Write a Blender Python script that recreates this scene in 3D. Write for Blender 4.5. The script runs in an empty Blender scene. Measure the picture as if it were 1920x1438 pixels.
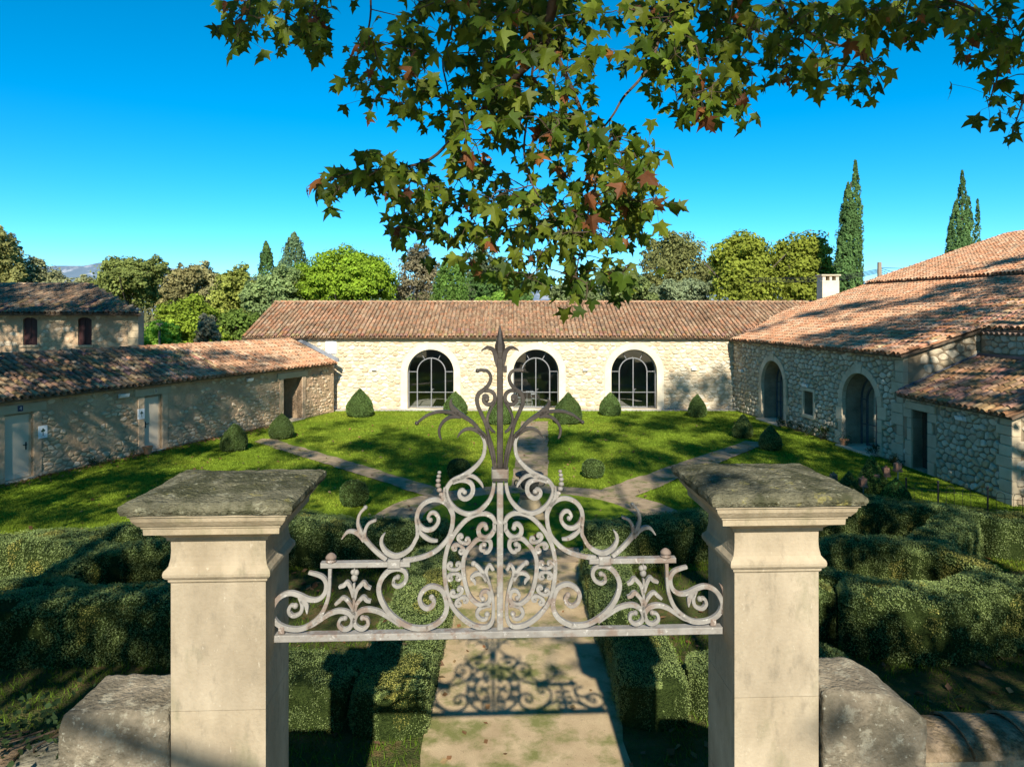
import bpy, math, random
import numpy as np
from math import sin, cos, pi, sqrt, atan2, radians

# ------------------------------------------------------------------ camera, sky, sun
C = bpy.context.scene
col = C.collection
CAMZ = 5.3; FPX = 1330.0; HY = 585.0
cam_d = bpy.data.cameras.new('camera')
cam = bpy.data.objects.new('camera', cam_d); col.objects.link(cam)
cam.location = (0, 0, CAMZ); cam.rotation_euler = (pi/2, 0, 0)
cam_d.sensor_width = 36.0; cam_d.lens = 36.0*FPX/1920.0
cam_d.shift_y = -(719.0-HY)/1920.0
cam_d.clip_end = 20000; cam_d.clip_start = 0.05
C.camera = cam
SUN_EL = radians(34.3); SX = 0.035          # towards the sun: (SX, -1, tan(el))
TE = math.tan(SUN_EL)
W = bpy.data.worlds.new('World'); C.world = W; W.use_nodes = True
nt = W.node_tree; nt.nodes.clear()
sky = nt.nodes.new('ShaderNodeTexSky'); sky.sky_type = 'NISHITA'; sky.sun_disc = False
sky.sun_elevation = SUN_EL; sky.sun_rotation = pi - math.atan(SX)
sky.altitude = 200; sky.air_density = 0.7; sky.dust_density = 0.0; sky.ozone_density = 6.0
hs = nt.nodes.new('ShaderNodeHueSaturation'); hs.inputs['Saturation'].default_value = 1.30
hs.inputs['Hue'].default_value = 0.481; hs.inputs['Value'].default_value = 1.0
bg = nt.nodes.new('ShaderNodeBackground'); bg.inputs['Strength'].default_value = 0.116
wo = nt.nodes.new('ShaderNodeOutputWorld')
nt.links.new(sky.outputs[0], hs.inputs['Color']); nt.links.new(hs.outputs[0], bg.inputs[0]); nt.links.new(bg.outputs[0], wo.inputs[0])
sd = bpy.data.lights.new('sun', 'SUN'); sd.energy = 5.0; sd.angle = radians(0.6); sd.color = (1.0, 0.935, 0.81)
so = bpy.data.objects.new('sun', sd); col.objects.link(so)
from mathutils import Vector
so.rotation_euler = Vector((SX, -1, TE)).to_track_quat('Z', 'Y').to_euler()
so.location = (0, -20, 30)
C.view_settings.view_transform = 'Standard'; C.view_settings.look = 'None'
C.view_settings.gamma = 1.0; C.view_settings.use_curve_mapping = False
C.view_settings.exposure = 0.78
C.cycles.max_bounces = 6; C.cycles.transparent_max_bounces = 8
C.cycles.diffuse_bounces = 3; C.cycles.glossy_bounces = 2

random.seed(7); R = random.Random(11); rng = np.random.default_rng(5)

# ------------------------------------------------------------------ projection helpers
def G(x, y, z=0.0):
    """point of the plane at height z that the photograph shows at (x, y)"""
    d = (CAMZ-z)*FPX/(y-HY)
    return ((x-960)/FPX*d, d)
def PX(P):
    P = np.asarray(P, float); return np.stack([960+P[..., 0]/P[..., 1]*FPX, HY+(CAMZ-P[..., 2])/P[..., 1]*FPX], -1)

# ------------------------------------------------------------------ numpy noise
def _h(i, j, k, s):
    n = (i*73856093) ^ (j*19349663) ^ (k*83492791) ^ (s*2654435761)
    n = (n ^ (n >> 13))*1274126177 & 0x7fffffff
    n = (n ^ (n >> 16)) & 0xffff
    return n/65535.0
def vnoise(P, f=1.0, s=0):
    P = np.asarray(P, float)*f; I = np.floor(P).astype(np.int64); t = P-I; t = t*t*(3-2*t)
    r = 0
    for a in (0, 1):
        for b in (0, 1):
            for c in (0, 1):
                w = (t[..., 0] if a else 1-t[..., 0])*(t[..., 1] if b else 1-t[..., 1])*(t[..., 2] if c else 1-t[..., 2])
                r = r+w*_h(I[..., 0]+a, I[..., 1]+b, I[..., 2]+c, s)
    return r
def fbm(P, f=1.0, s=0, o=3):
    r = 0; a = .5
    for i in range(o): r = r+a*vnoise(P, f*2**i, s+i*17); a *= .5
    return r/(1-.5**o)

# ------------------------------------------------------------------ mesh and object helpers
WL = {}
def mesh(name, V, F, mat, tint=None, smooth=False):
    V = np.asarray(V, np.float32).reshape(-1, 3); F = np.asarray(F, np.int32) if not isinstance(F, list) else F
    me = bpy.data.meshes.new(name)
    me.vertices.add(len(V)); me.vertices.foreach_set('co', V.ravel())
    if isinstance(F, list):
        tot = np.array([len(f) for f in F], np.int32); idx = np.array([i for f in F for i in f], np.int32)
    else:
        tot = np.full(len(F), F.shape[1], np.int32); idx = F.ravel()
    st = np.zeros(len(tot), np.int32); st[1:] = np.cumsum(tot)[:-1]
    me.loops.add(len(idx)); me.loops.foreach_set('vertex_index', idx)
    me.polygons.add(len(tot)); me.polygons.foreach_set('loop_start', st); me.polygons.foreach_set('loop_total', tot)
    me.polygons.foreach_set('use_smooth', np.full(len(tot), bool(smooth)))
    at = me.color_attributes.new('tint', 'FLOAT_COLOR', 'POINT')
    T = np.ones((len(V), 4), np.float32)
    if tint is not None: T[:, :3] = np.asarray(tint, np.float32)
    at.data.foreach_set('color', T.ravel())
    me.update(calc_edges=True); me.materials.append(mat)
    return me
def thing(name, label, cat, loc=(0, 0, 0), group=None):
    o = bpy.data.objects.new(name, None); col.objects.link(o); o.location = loc; o.empty_display_size = .2
    o['label'] = label; o['category'] = cat
    if group: o['group'] = group
    WL[o.name] = Vector(loc); return o
def put(name, me, loc, parent=None, rot=None):
    o = bpy.data.objects.new(name, me); col.objects.link(o)
    loc = Vector(loc)
    if parent is not None:
        o.parent = parent; o.location = loc-WL[parent.name]
    else: o.location = loc
    if rot is not None: o.rotation_euler = rot
    WL[o.name] = loc; return o
def part(name, V, F, mat, parent=None, tint=None, smooth=False, kind=None, origin=None, label=None):
    V = np.asarray(V, float).reshape(-1, 3)
    if origin is None:
        origin = (V.min(0)+V.max(0))/2
    o = put(name, mesh(name, V-np.asarray(origin), F, mat, tint, smooth), origin, parent)
    if kind: o['kind'] = kind
    if label: o['label'] = label
    return o
def tag(o, label, cat, group=None):
    o['label'] = label; o['category'] = cat
    if group: o['group'] = group
    return o
class MB:
    def __init__(s): s.V = []; s.F = []; s.T = []; s.n = 0
    def add(s, V, F, t=(1, 1, 1)):
        V = np.asarray(V, float).reshape(-1, 3); s.V.append(V)
        s.F += [tuple(int(i)+s.n for i in f) for f in F]
        s.T.append(np.broadcast_to(np.asarray(t, float), (len(V), 3))); s.n += len(V)
    def build(s, name, mat, parent=None, **k):
        return part(name, np.concatenate(s.V), s.F, mat, parent, np.concatenate(s.T), **k)
BOXF = [(0, 3, 2, 1), (4, 5, 6, 7), (0, 1, 5, 4), (1, 2, 6, 5), (2, 3, 7, 6), (3, 0, 4, 7)]
def boxv(x0, x1, y0, y1, z0, z1):
    return [(x0, y0, z0), (x1, y0, z0), (x1, y1, z0), (x0, y1, z0), (x0, y0, z1), (x1, y0, z1), (x1, y1, z1), (x0, y1, z1)]
def bevbox(x0, x1, y0, y1, z0, z1, b):
    """box with its vertical and top edges bevelled"""
    V = []; F = []
    rings = [(0, z0, b*0), (0, z1-b, 0), (b, z1, 0)]
    for ins, z, _ in rings:
        a0, a1, c0, c1 = x0+ins, x1-ins, y0+ins, y1-ins
        V += [(a0+b, c0, z), (a1-b, c0, z), (a1, c0+b, z), (a1, c1-b, z), (a1-b, c1, z), (a0+b, c1, z), (a0, c1-b, z), (a0, c0+b, z)]
    for r in range(2):
        for i in range(8): F.append((r*8+i, r*8+(i+1) % 8, r*8+8+(i+1) % 8, r*8+8+i))
    F.append(tuple(range(16, 24))); F.append(tuple(range(7, -1, -1)))
    return V, F
def tube(P, rad, n=8, cap=True):
    P = np.asarray(P, float); m = len(P); rad = np.broadcast_to(np.asarray(rad, float), (m,))
    T = np.gradient(P, axis=0); T /= np.linalg.norm(T, axis=1)[:, None]+1e-9
    ref = np.array([0, 0, 1.0]) if abs(T[0][2]) < .9 else np.array([1.0, 0, 0])
    V = []; a = np.cross(ref, T[0]); a /= np.linalg.norm(a)
    for i in range(m):
        a = a-T[i]*a.dot(T[i]); a /= np.linalg.norm(a)+1e-9; b = np.cross(T[i], a)
        for k in range(n):
            an = 2*pi*k/n; V.append(P[i]+rad[i]*(cos(an)*a+sin(an)*b))
    F = [(i*n+k, i*n+(k+1) % n, (i+1)*n+(k+1) % n, (i+1)*n+k) for i in range(m-1) for k in range(n)]
    if cap: F += [tuple(range(n-1, -1, -1)), tuple(range((m-1)*n, m*n))]
    return V, F
def lathe(prof, c=(0, 0, 0), n=20):
    V = []; F = []
    for r, z in prof:
        for k in range(n): V.append((c[0]+r*cos(2*pi*k/n), c[1]+r*sin(2*pi*k/n), c[2]+z))
    for i in range(len(prof)-1):
        for k in range(n): F.append((i*n+k, i*n+(k+1) % n, (i+1)*n+(k+1) % n, (i+1)*n+k))
    F.append(tuple(range((len(prof)-1)*n, len(prof)*n))); F.append(tuple(range(n-1, -1, -1)))
    return V, F
def ball(c, r, n=10, m=7, sz=1.0):
    prof = [(max(.001, r*sin(pi*i/m)), -r*sz*cos(pi*i/m)) for i in range(m+1)]
    return lathe(prof, c, n)
def crom(P, k=6, closed=False):
    P = np.asarray(P, float); n = len(P); out = []
    for i in range(n-1):
        p0 = P[max(i-1, 0)]; p1 = P[i]; p2 = P[i+1]; p3 = P[min(i+2, n-1)]
        for j in range(k):
            t = j/k; out.append(.5*((2*p1)+(-p0+p2)*t+(2*p0-5*p1+4*p2-p3)*t*t+(-p0+3*p1-3*p2+p3)*t**3))
    out.append(P[-1]); return np.array(out)
def cards(P, N, size, rnd=.6, quad=True, asp=.55):
    """leaf sized faces at P, facing N more or less"""
    n = len(P); N = N+rng.normal(size=(n, 3))*rnd; N /= np.linalg.norm(N, axis=1)[:, None]+1e-9
    a = rng.normal(size=(n, 3)); a -= N*(a*N).sum(1)[:, None]; a /= np.linalg.norm(a, axis=1)[:, None]+1e-9
    b = np.cross(N, a); s = (np.broadcast_to(size, (n,))*rng.uniform(.6, 1.3, n))[:, None]
    if quad:
        V = np.stack([P-a*s*.5, P+b*s*asp*.5+N*s*.06, P+a*s*.5, P-b*s*asp*.5+N*s*.06], 1).reshape(-1, 3)
        return V, np.arange(4*n).reshape(-1, 4)
    V = np.stack([P-a*s*.35, P+a*s*.35, P+b*s*.8], 1).reshape(-1, 3)
    return V, np.arange(3*n).reshape(-1, 3)

# ------------------------------------------------------------------ materials
def mat(name, cols, scale=3.0, rough=.85, bump=.0, bscale=30.0, tint=True, detail=6, contrast=(.3, .7),
        trans=0.0, spec=.25, stretch=(1, 1, 1), spots=None, metal=0.0, bdist=.02):
    m = bpy.data.materials.new(name); m.use_nodes = True; n = m.node_tree; n.nodes.clear(); L = n.links.new
    geo = n.nodes.new('ShaderNodeNewGeometry'); mp = n.nodes.new('ShaderNodeMapping'); mp.inputs['Scale'].default_value = stretch
    L(geo.outputs['Position'], mp.inputs[0])
    no = n.nodes.new('ShaderNodeTexNoise'); no.inputs['Scale'].default_value = scale; no.inputs['Detail'].default_value = detail
    no.inputs['Roughness'].default_value = .6
    L(mp.outputs[0], no.inputs['Vector'])
    cr = n.nodes.new('ShaderNodeValToRGB'); e = cr.color_ramp.elements
    k = len(cols); lo, hi = contrast
    e[0].position = lo; e[1].position = hi
    e[0].color = (*cols[0], 1); e[1].color = (*cols[-1], 1)
    for i in range(1, k-1):
        x = e.new(lo+(hi-lo)*i/(k-1)); x.color = (*cols[i], 1)
    L(no.outputs['Fac'], cr.inputs[0]); out = cr.outputs[0]
    for sp in (spots or []):
        s2 = n.nodes.new('ShaderNodeTexNoise'); s2.inputs['Scale'].default_value = sp['scale']; s2.inputs['Detail'].default_value = sp.get('detail', 8)
        s2.inputs['Roughness'].default_value = sp.get('r', .65)
        L(mp.outputs[0], s2.inputs['Vector'])
        r2 = n.nodes.new('ShaderNodeValToRGB'); r2.color_ramp.elements[0].position = sp['lo']; r2.color_ramp.elements[1].position = sp['hi']
        L(s2.outputs['Fac'], r2.inputs[0]); mx = n.nodes.new('ShaderNodeMix'); mx.data_type = 'RGBA'
        ml = n.nodes.new('ShaderNodeMath'); ml.operation = 'MULTIPLY'; ml.inputs[1].default_value = sp.get('amt', 1.0)
        L(r2.outputs[0], ml.inputs[0]); L(ml.outputs[0], mx.inputs[0]); L(out, mx.inputs[6]); mx.inputs[7].default_value = (*sp['col'], 1); out = mx.outputs[2]
    if tint:
        a = n.nodes.new('ShaderNodeAttribute'); a.attribute_name = 'tint'
        mx = n.nodes.new('ShaderNodeMix'); mx.data_type = 'RGBA'; mx.blend_type = 'MULTIPLY'; mx.inputs[0].default_value = 1
        L(out, mx.inputs[6]); L(a.outputs['Color'], mx.inputs[7]); out = mx.outputs[2]
    b = n.nodes.new('ShaderNodeBsdfPrincipled'); b.inputs['Roughness'].default_value = rough
    b.inputs['Specular IOR Level'].default_value = spec if rough < .8 else .04; b.inputs['Metallic'].default_value = metal
    L(out, b.inputs['Base Color'])
    if bump:
        bn = n.nodes.new('ShaderNodeTexNoise'); bn.inputs['Scale'].default_value = bscale; bn.inputs['Detail'].default_value = 5
        L(geo.outputs['Position'], bn.inputs['Vector']); bu = n.nodes.new('ShaderNodeBump'); bu.inputs['Strength'].default_value = bump
        bu.inputs['Distance'].default_value = bdist
        L(bn.outputs['Fac'], bu.inputs['Height']); L(bu.outputs[0], b.inputs['Normal'])
    o = n.nodes.new('ShaderNodeOutputMaterial'); sh = b.outputs[0]
    if trans:
        tr = n.nodes.new('ShaderNodeBsdfTranslucent'); L(out, tr.inputs[0]); ms = n.nodes.new('ShaderNodeMixShader'); ms.inputs[0].default_value = trans
        L(b.outputs[0], ms.inputs[1]); L(tr.outputs[0], ms.inputs[2]); sh = ms.outputs[0]
    L(sh, o.inputs[0]); return m
M = {}
M['mortar_pale'] = mat('mortar_pale', [(.48, .40, .28), (.62, .54, .40)], 2.5, .95, .5, 14, contrast=(.35, .65), spots=[dict(scale=.5, lo=.5, hi=.7, col=(.50, .36, .20), amt=.45)])
M['mortar_grey'] = mat('mortar_grey', [(.22, .165, .105), (.37, .29, .195)], 2.0, .95, .6, 18, contrast=(.35, .65), spots=[dict(scale=.6, lo=.5, hi=.75, col=(.13, .11, .085), amt=.5)])
M['mortar_warm'] = mat('mortar_warm', [(.41, .275, .165), (.54, .39, .245)], 1.6, .95, .9, 9, contrast=(.35, .65), bdist=.05, spots=[dict(scale=.45, lo=.5, hi=.72, col=(.40, .25, .17), amt=.55), dict(scale=3, lo=.58, hi=.7, col=(.2, .16, .12), amt=.4)])
M['stone'] = mat('stone', [(.82, .80, .76), (1, 1, 1)], 7, .9, .7, 25, spots=[dict(scale=14, lo=.6, hi=.75, col=(.55, .52, .46), amt=.5)])
M['dressed'] = mat('dressed_stone', [(.50, .41, .28), (.61, .52, .38)], 1.7, .9, .25, 40, spots=[dict(scale=.9, lo=.55, hi=.8, col=(.36, .30, .21), amt=.6)])
M['render_white'] = mat('lime_render', [(.58, .50, .37), (.70, .63, .49)], 1.3, .9, .3, 25, spots=[dict(scale=2.5, lo=.55, hi=.75, col=(.50, .40, .27), amt=.5)])
M['pillar'] = mat('pillar_limestone', [(.335, .275, .195), (.44, .37, .27)], 2.2, .88, .35, 45, bdist=.012, detail=10, stretch=(1, 1, .45), spots=[dict(scale=1.6, lo=.42, hi=.68, col=(.21, .17, .115), amt=.8), dict(scale=13, lo=.54, hi=.70, col=(.19, .16, .115), amt=.6), dict(scale=4.0, lo=.54, hi=.70, col=(.155, .15, .085), amt=.6), dict(scale=38, lo=.64, hi=.70, col=(.50, .44, .34), amt=.5)])
M['lichen'] = mat('lichen_stone', [(.075, .073, .046), (.195, .18, .12)], 8, .97, 1.0, 45, detail=12, bdist=.03, spots=[dict(scale=3.2, lo=.46, hi=.56, col=(.040, .044, .022), amt=.75), dict(scale=16, lo=.58, hi=.66, col=(.30, .29, .20), amt=.8), dict(scale=11, lo=.60, hi=.66, col=(.30, .26, .07), amt=.45)])
M['block'] = mat('weathered_block', [(.17, .14, .10), (.33, .275, .195)], 3, .95, 1.0, 35, detail=10, spots=[dict(scale=2.6, lo=.44, hi=.56, col=(.075, .068, .048), amt=.6), dict(scale=9, lo=.54, hi=.62, col=(.34, .31, .23), amt=.6), dict(scale=30, lo=.6, hi=.66, col=(.40, .38, .30), amt=.7)])
M['tile'] = mat('clay_tile', [(.62, .60, .58), (1, 1, 1)], 6, .9, .5, 40, spots=[dict(scale=9, lo=.56, hi=.68, col=(.50, .45, .38), amt=.55), dict(scale=1.1, lo=.50, hi=.68, col=(.52, .48, .42), amt=.5), dict(scale=22, lo=.62, hi=.67, col=(.80, .72, .5), amt=.5)])
M['coping'] = mat('mossy_coping_tile', [(.55, .55, .5), (1.1, 1.05, 1)], 7, .95, 1.0, 30, detail=10, bdist=.03, spots=[dict(scale=5, lo=.5, hi=.6, col=(.28, .27, .20), amt=.8), dict(scale=18, lo=.6, hi=.66, col=(1.1, 1.0, .6), amt=.6)])
M['dark_soffit'] = mat('dark_soffit', [(.10, .07, .05), (.18, .13, .09)], 4)
M['iron_pale'] = mat('flaking_painted_iron', [(.175, .162, .145), (.275, .258, .232)], 11, .65, .5, 60, bdist=.004, spots=[dict(scale=7, lo=.52, hi=.6, col=(.16, .105, .075), amt=.65), dict(scale=26, lo=.60, hi=.66, col=(.46, .44, .40), amt=.6), dict(scale=30, lo=.66, hi=.7, col=(.10, .06, .045), amt=.8)])
M['iron_dark'] = mat('dark_iron_with_shade', [(.022, .018, .015), (.065, .055, .045)], 9, .55, .4, 60, bdist=.004, spots=[dict(scale=15, lo=.58, hi=.68, col=(.11, .085, .065), amt=.5)])  # dark iron above the collar, its tone partly shade put into the colour
M['iron_rust'] = mat('rusty_iron', [(.13, .09, .07), (.21, .165, .135)], 12, .7, .5, 60, bdist=.004, spots=[dict(scale=18, lo=.55, hi=.65, col=(.50, .46, .42), amt=.7)])
M['frame'] = mat('grey_metal_frame', [(.15, .15, .155), (.22, .22, .225)], 3, .45, spec=.5)
M['frame_dark'] = mat('dark_metal_frame', [(.05, .052, .058), (.08, .08, .088)], 3, .4, spec=.5)
M['zinc'] = mat('zinc', [(.20, .22, .25), (.30, .32, .35)], 3, .4, spec=.6)
M['zinc_dark'] = mat('dark_flashing', [(.045, .05, .07), (.07, .08, .11)], 3, .4, spec=.6)
M['door'] = mat('painted_door', [(.64, .52, .38), (.72, .60, .45)], 1.2, .5, spots=[dict(scale=2, lo=.5, hi=.8, col=(.58, .50, .40), amt=.4)])
M['wood_dark'] = mat('dark_wood', [(.045, .03, .022), (.10, .065, .045)], 6, .7, .4, 30, stretch=(1, 1, .12))
M['shutter'] = mat('dark_shutter', [(.03, .012, .012), (.06, .022, .02)], 5, .6, stretch=(1, 1, .2))
M['white'] = mat('white_paint', [(.74, .74, .73), (.80, .80, .79)], 3, .5)
M['plate_blue'] = mat('blue_enamel', [(.02, .03, .10), (.03, .04, .13)], 3, .3, spec=.6)
M['emblem'] = mat('dark_green_print', [(.02, .06, .03), (.03, .08, .04)], 3, .5)
M['black'] = mat('black_metal', [(.02, .02, .022), (.04, .04, .045)], 5, .5)
M['pot'] = mat('terracotta', [(.46, .20, .10), (.58, .28, .15)], 9, .8, .2)
M['clay_brick'] = mat('pink_clay', [(.24, .12, .08), (.33, .18, .12)], 9, .85, .2)
M['grass'] = mat('lawn', [(.085, .13, .010), (.15, .21, .014), (.20, .26, .02)], 1.3, .95, .8, 60, detail=12, contrast=(.25, .75), tint=False, spots=[dict(scale=40, lo=.45, hi=.7, col=(.035, .09, .01), amt=.55), dict(scale=.35, lo=.55, hi=.75, col=(.11, .15, .028), amt=.5)])
M['blade'] = mat('grass_blades', [(.75, .75, .7), (1.05, 1.05, 1)], 3, .8, trans=.25)
M['litter_ground'] = mat('leafy_soil', [(.035, .045, .015), (.085, .085, .030), (.19, .12, .055)], 2.2, .97, 1.0, 40, detail=12, tint=False, contrast=(.3, .72), bdist=.05, spots=[dict(scale=12, lo=.5, hi=.62, col=(.055, .10, .018), amt=.7)])
M['gravel'] = mat('sandy_path', [(.40, .29, .165), (.58, .44, .265)], 2.0, .97, .8, 120, detail=12, tint=False, contrast=(.3, .7), spots=[dict(scale=90, lo=.5, hi=.7, col=(.33, .235, .14), amt=.6), dict(scale=1.5, lo=.48, hi=.62, col=(.15, .17, .045), amt=.85), dict(scale=28, lo=.62, hi=.68, col=(.14, .10, .06), amt=.6)])
M['gravel_far'] = mat('brown_gravel_path', [(.25, .185, .115), (.42, .315, .205)], 3.0, .97, .8, 90, detail=12, tint=False, spots=[dict(scale=60, lo=.5, hi=.7, col=(.18, .13, .085), amt=.6), dict(scale=2.2, lo=.50, hi=.64, col=(.11, .14, .035), amt=.8)])
M['field'] = mat('field_ground', [(.05, .08, .02), (.12, .12, .05)], .1, .95, tint=False)
M['hill'] = mat('far_hill', [(.10, .15, .20), (.15, .20, .26)], .006, .95, tint=False, spots=[dict(scale=.012, lo=.52, hi=.60, col=(.34, .36, .40), amt=.8)])  # distance haze put into the bluish hill colour
M['hedge'] = mat('box_leaf', [(.70, .75, .70), (1.1, 1.08, 1.0)], 2.0, .6, trans=.18, spec=.3)
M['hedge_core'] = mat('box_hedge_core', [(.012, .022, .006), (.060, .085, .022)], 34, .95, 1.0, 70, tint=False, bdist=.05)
M['leaf'] = mat('tree_leaf', [(.80, .82, .78), (1.15, 1.12, 1.0)], .6, .8, trans=.40, spec=.1)
M['plane_leaf'] = mat('plane_tree_leaf', [(.65, .68, .7), (1.1, 1.1, 1.05)], 9, .5, trans=.45, spec=.15)
M['bark'] = mat('bark', [(.07, .055, .04), (.17, .14, .105)], 6, .9, .8, 20, stretch=(1, 1, .3))
M['twig'] = mat('twig', [(.05, .035, .025), (.12, .085, .06)], 9, .8, .3)
M['wood_pole'] = mat('pole_wood', [(.22, .17, .12), (.32, .26, .19)], 5, .9, .3, stretch=(1, 1, .2))
M['floor'] = mat('stone_floor', [(.34, .31, .28), (.44, .41, .37)], 2, .6)
M['inner_wall'] = mat('inner_wall', [(.34, .29, .23), (.42, .36, .29)], 1, .9)
M['urn'] = mat('dark_urn', [(.030, .030, .028), (.09, .085, .07)], 8, .6, .6, 30, spots=[dict(scale=9, lo=.58, hi=.68, col=(.16, .15, .10), amt=.5)])
M['chair_grey'] = mat('grey_chair', [(.42, .44, .46), (.5, .52, .54)], 3, .4)
M['chair_green'] = mat('lime_chair', [(.30, .45, .05), (.36, .52, .07)], 3, .4)
def glass():
    m = bpy.data.materials.new('window_glass'); m.use_nodes = True; n = m.node_tree; n.nodes.clear(); L = n.links.new
    t = n.nodes.new('ShaderNodeBsdfTransparent'); t.inputs[0].default_value = (.80, .83, .83, 1)
    g = n.nodes.new('ShaderNodeBsdfGlossy'); g.inputs['Roughness'].default_value = .015; g.inputs[0].default_value = (.9, .95, 1, 1)
    f = n.nodes.new('ShaderNodeFresnel'); f.inputs[0].default_value = 2.3
    x = n.nodes.new('ShaderNodeMixShader'); o = n.nodes.new('ShaderNodeOutputMaterial')
    L(f.outputs[0], x.inputs[0]); L(t.outputs[0], x.inputs[1]); L(g.outputs[0], x.inputs[2]); L(x.outputs[0], o.inputs[0]); return m
M['glass'] = glass()

# ------------------------------------------------------------------ wall, stone, window and roof builders
class Fr:
    """a wall plane: u runs to the right seen from the courtyard, n points at the viewer"""
    def __init__(s, x0, y0, x1, y1):
        s.O = np.array([x0, y0, 0.0]); v = np.array([x1-x0, y1-y0, 0.0]); s.L = np.linalg.norm(v); s.d = v/s.L
        s.n = np.array([s.d[1], -s.d[0], 0.0])
    def P(s, u, z, o=0.0):
        u = np.asarray(u, float); z = np.asarray(z, float); o = np.asarray(o, float)
        r = s.O+u[..., None]*s.d+o[..., None]*s.n; r = np.array(r); r[..., 2] = z; return r
    def ang(s): return atan2(s.d[1], s.d[0])
    def ray(s, x):
        """u where the photograph's column x meets the wall"""
        k = (x-960)/FPX; return (k*s.O[1]-s.O[0])/(s.d[0]-k*s.d[1])
    def zat(s, u, y):
        p = s.P(u, 0); return CAMZ-(y-HY)*p[1]/FPX
def box_on(fr, u0, u1, z0, z1, o0, o1, b=0.0):
    """box on a wall frame; bevelled front edges when b"""
    if b == 0:
        V = [fr.P(u, z, o) for o in (o0, o1) for (u, z) in ((u0, z0), (u1, z0), (u1, z1), (u0, z1))]
        return V, [(0, 3, 2, 1), (4, 5, 6, 7), (0, 1, 5, 4), (1, 2, 6, 5), (2, 3, 7, 6), (3, 0, 4, 7)]
    V = []
    for o, i in ((o0, 0), (o1-b, 0), (o1, b)):
        for (u, z) in ((u0+i, z0+i), (u1-i, z0+i), (u1-i, z1-i), (u0+i, z1-i)): V.append(fr.P(u, z, o))
    F = [(0, 3, 2, 1), (8, 9, 10, 11)]
    for r in (0, 4):
        for k in range(4): F.append((r+k, r+(k+1) % 4, r+4+(k+1) % 4, r+4+k))
    return V, F
def arc(uc, zc, r, a0, a1, n):
    t = np.linspace(a0, a1, n); return np.stack([uc+r*np.cos(t), zc+r*np.sin(t)], 1)
def ribbon(fr, P, w, o0, o1, cap=True):
    P = np.asarray(P, float); m = len(P); w = np.broadcast_to(np.asarray(w, float), (m,))
    T = np.gradient(P, axis=0); T /= np.linalg.norm(T, axis=1)[:, None]+1e-9
    Nn = np.stack([-T[:, 1], T[:, 0]], 1); a = P+Nn*w[:, None]/2; b = P-Nn*w[:, None]/2
    V = np.stack([fr.P(a[:, 0], a[:, 1], np.full(m, o0)), fr.P(b[:, 0], b[:, 1], np.full(m, o0)),
                  fr.P(b[:, 0], b[:, 1], np.full(m, o1)), fr.P(a[:, 0], a[:, 1], np.full(m, o1))], 1).reshape(-1, 3)
    F = [(i*4+k, i*4+(k+1) % 4, i*4+4+(k+1) % 4, i*4+4+k) for i in range(m-1) for k in range(4)]
    if cap: F += [(3, 2, 1, 0), (m*4-4, m*4-3, m*4-2, m*4-1)]
    return V, F
def wall(fr, L, H, ops, th, material, parent, name='wall', u0=0.0, label=None):
    """ops: (ua, ub, za, zb, arched)"""
    mb = MB(); H = H if callable(H) else (lambda u, h=H: h)
    ops = sorted(ops); cur = u0
    def quad(ua, ub, za, zb, z2a=None, z2b=None):
        for o in (0.0, -th):
            V = [fr.P(ua, za, o), fr.P(ub, z2b if z2b is not None else za, o), fr.P(ub, zb, o), fr.P(ua, zb if z2a is None else z2a, o)]
            mb.add(V, [(0, 1, 2, 3)] if o == 0 else [(3, 2, 1, 0)])
    def plain(ua, ub):
        for o in (0.0, -th): mb.add([fr.P(ua, -.3, o), fr.P(ub, -.3, o), fr.P(ub, H(ub), o), fr.P(ua, H(ua), o)], [(0, 1, 2, 3)] if o == 0 else [(3, 2, 1, 0)])
    for (ua, ub, za, zb, ar) in ops:
        if ua > cur: plain(cur, ua)
        if ar:
            r = (ub-ua)/2; zs = zb-r; top = arc((ua+ub)/2, zs, r, pi, 0, 21)
        else: top = np.array([(ua, zb), (ub, zb)], float)
        for i in range(len(top)-1):
            (p, q), (s_, t_) = top[i], top[i+1]
            for o in (0.0, -th):
                mb.add([fr.P(p, q, o), fr.P(s_, t_, o), fr.P(s_, H(s_), o), fr.P(p, H(p), o)], [(0, 1, 2, 3)] if o == 0 else [(3, 2, 1, 0)])
        if za > -.2:
            for o in (0.0, -th): mb.add([fr.P(ua, -.3, o), fr.P(ub, -.3, o), fr.P(ub, za, o), fr.P(ua, za, o)], [(0, 1, 2, 3)] if o == 0 else [(3, 2, 1, 0)])
        loop = [(ua, za)]+[tuple(t) for t in top]+[(ub, za)]
        if ar: loop = [(ua, za), (ua, zs)]+[tuple(t) for t in top[1:-1]]+[(ub, zs), (ub, za)]
        for i in range(len(loop)):
            a, b = loop[i], loop[(i+1) % len(loop)]
            mb.add([fr.P(a[0], a[1], 0), fr.P(b[0], b[1], 0), fr.P(b[0], b[1], -th), fr.P(a[0], a[1], -th)], [(0, 1, 2, 3)])
        cur = ub
    if cur < L: plain(cur, L)
    for uu in (u0, L): mb.add([fr.P(uu, -.3, 0), fr.P(uu, -.3, -th), fr.P(uu, H(uu), -th), fr.P(uu, H(uu), 0)], [(0, 1, 2, 3)])
    return mb.build(name, material, parent, label=label)
def clip(poly, px, py, nx, ny):
    out = []; n = len(poly)
    for i in range(n):
        a = poly[i]; b = poly[(i+1) % n]; da = (a[0]-px)*nx+(a[1]-py)*ny; db = (b[0]-px)*nx+(b[1]-py)*ny
        if da <= 0: out.append(a)
        if (da < 0 < db) or (db < 0 < da):
            t = da/(da-db); out.append((a[0]+(b[0]-a[0])*t, a[1]+(b[1]-a[1])*t))
    return out
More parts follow.
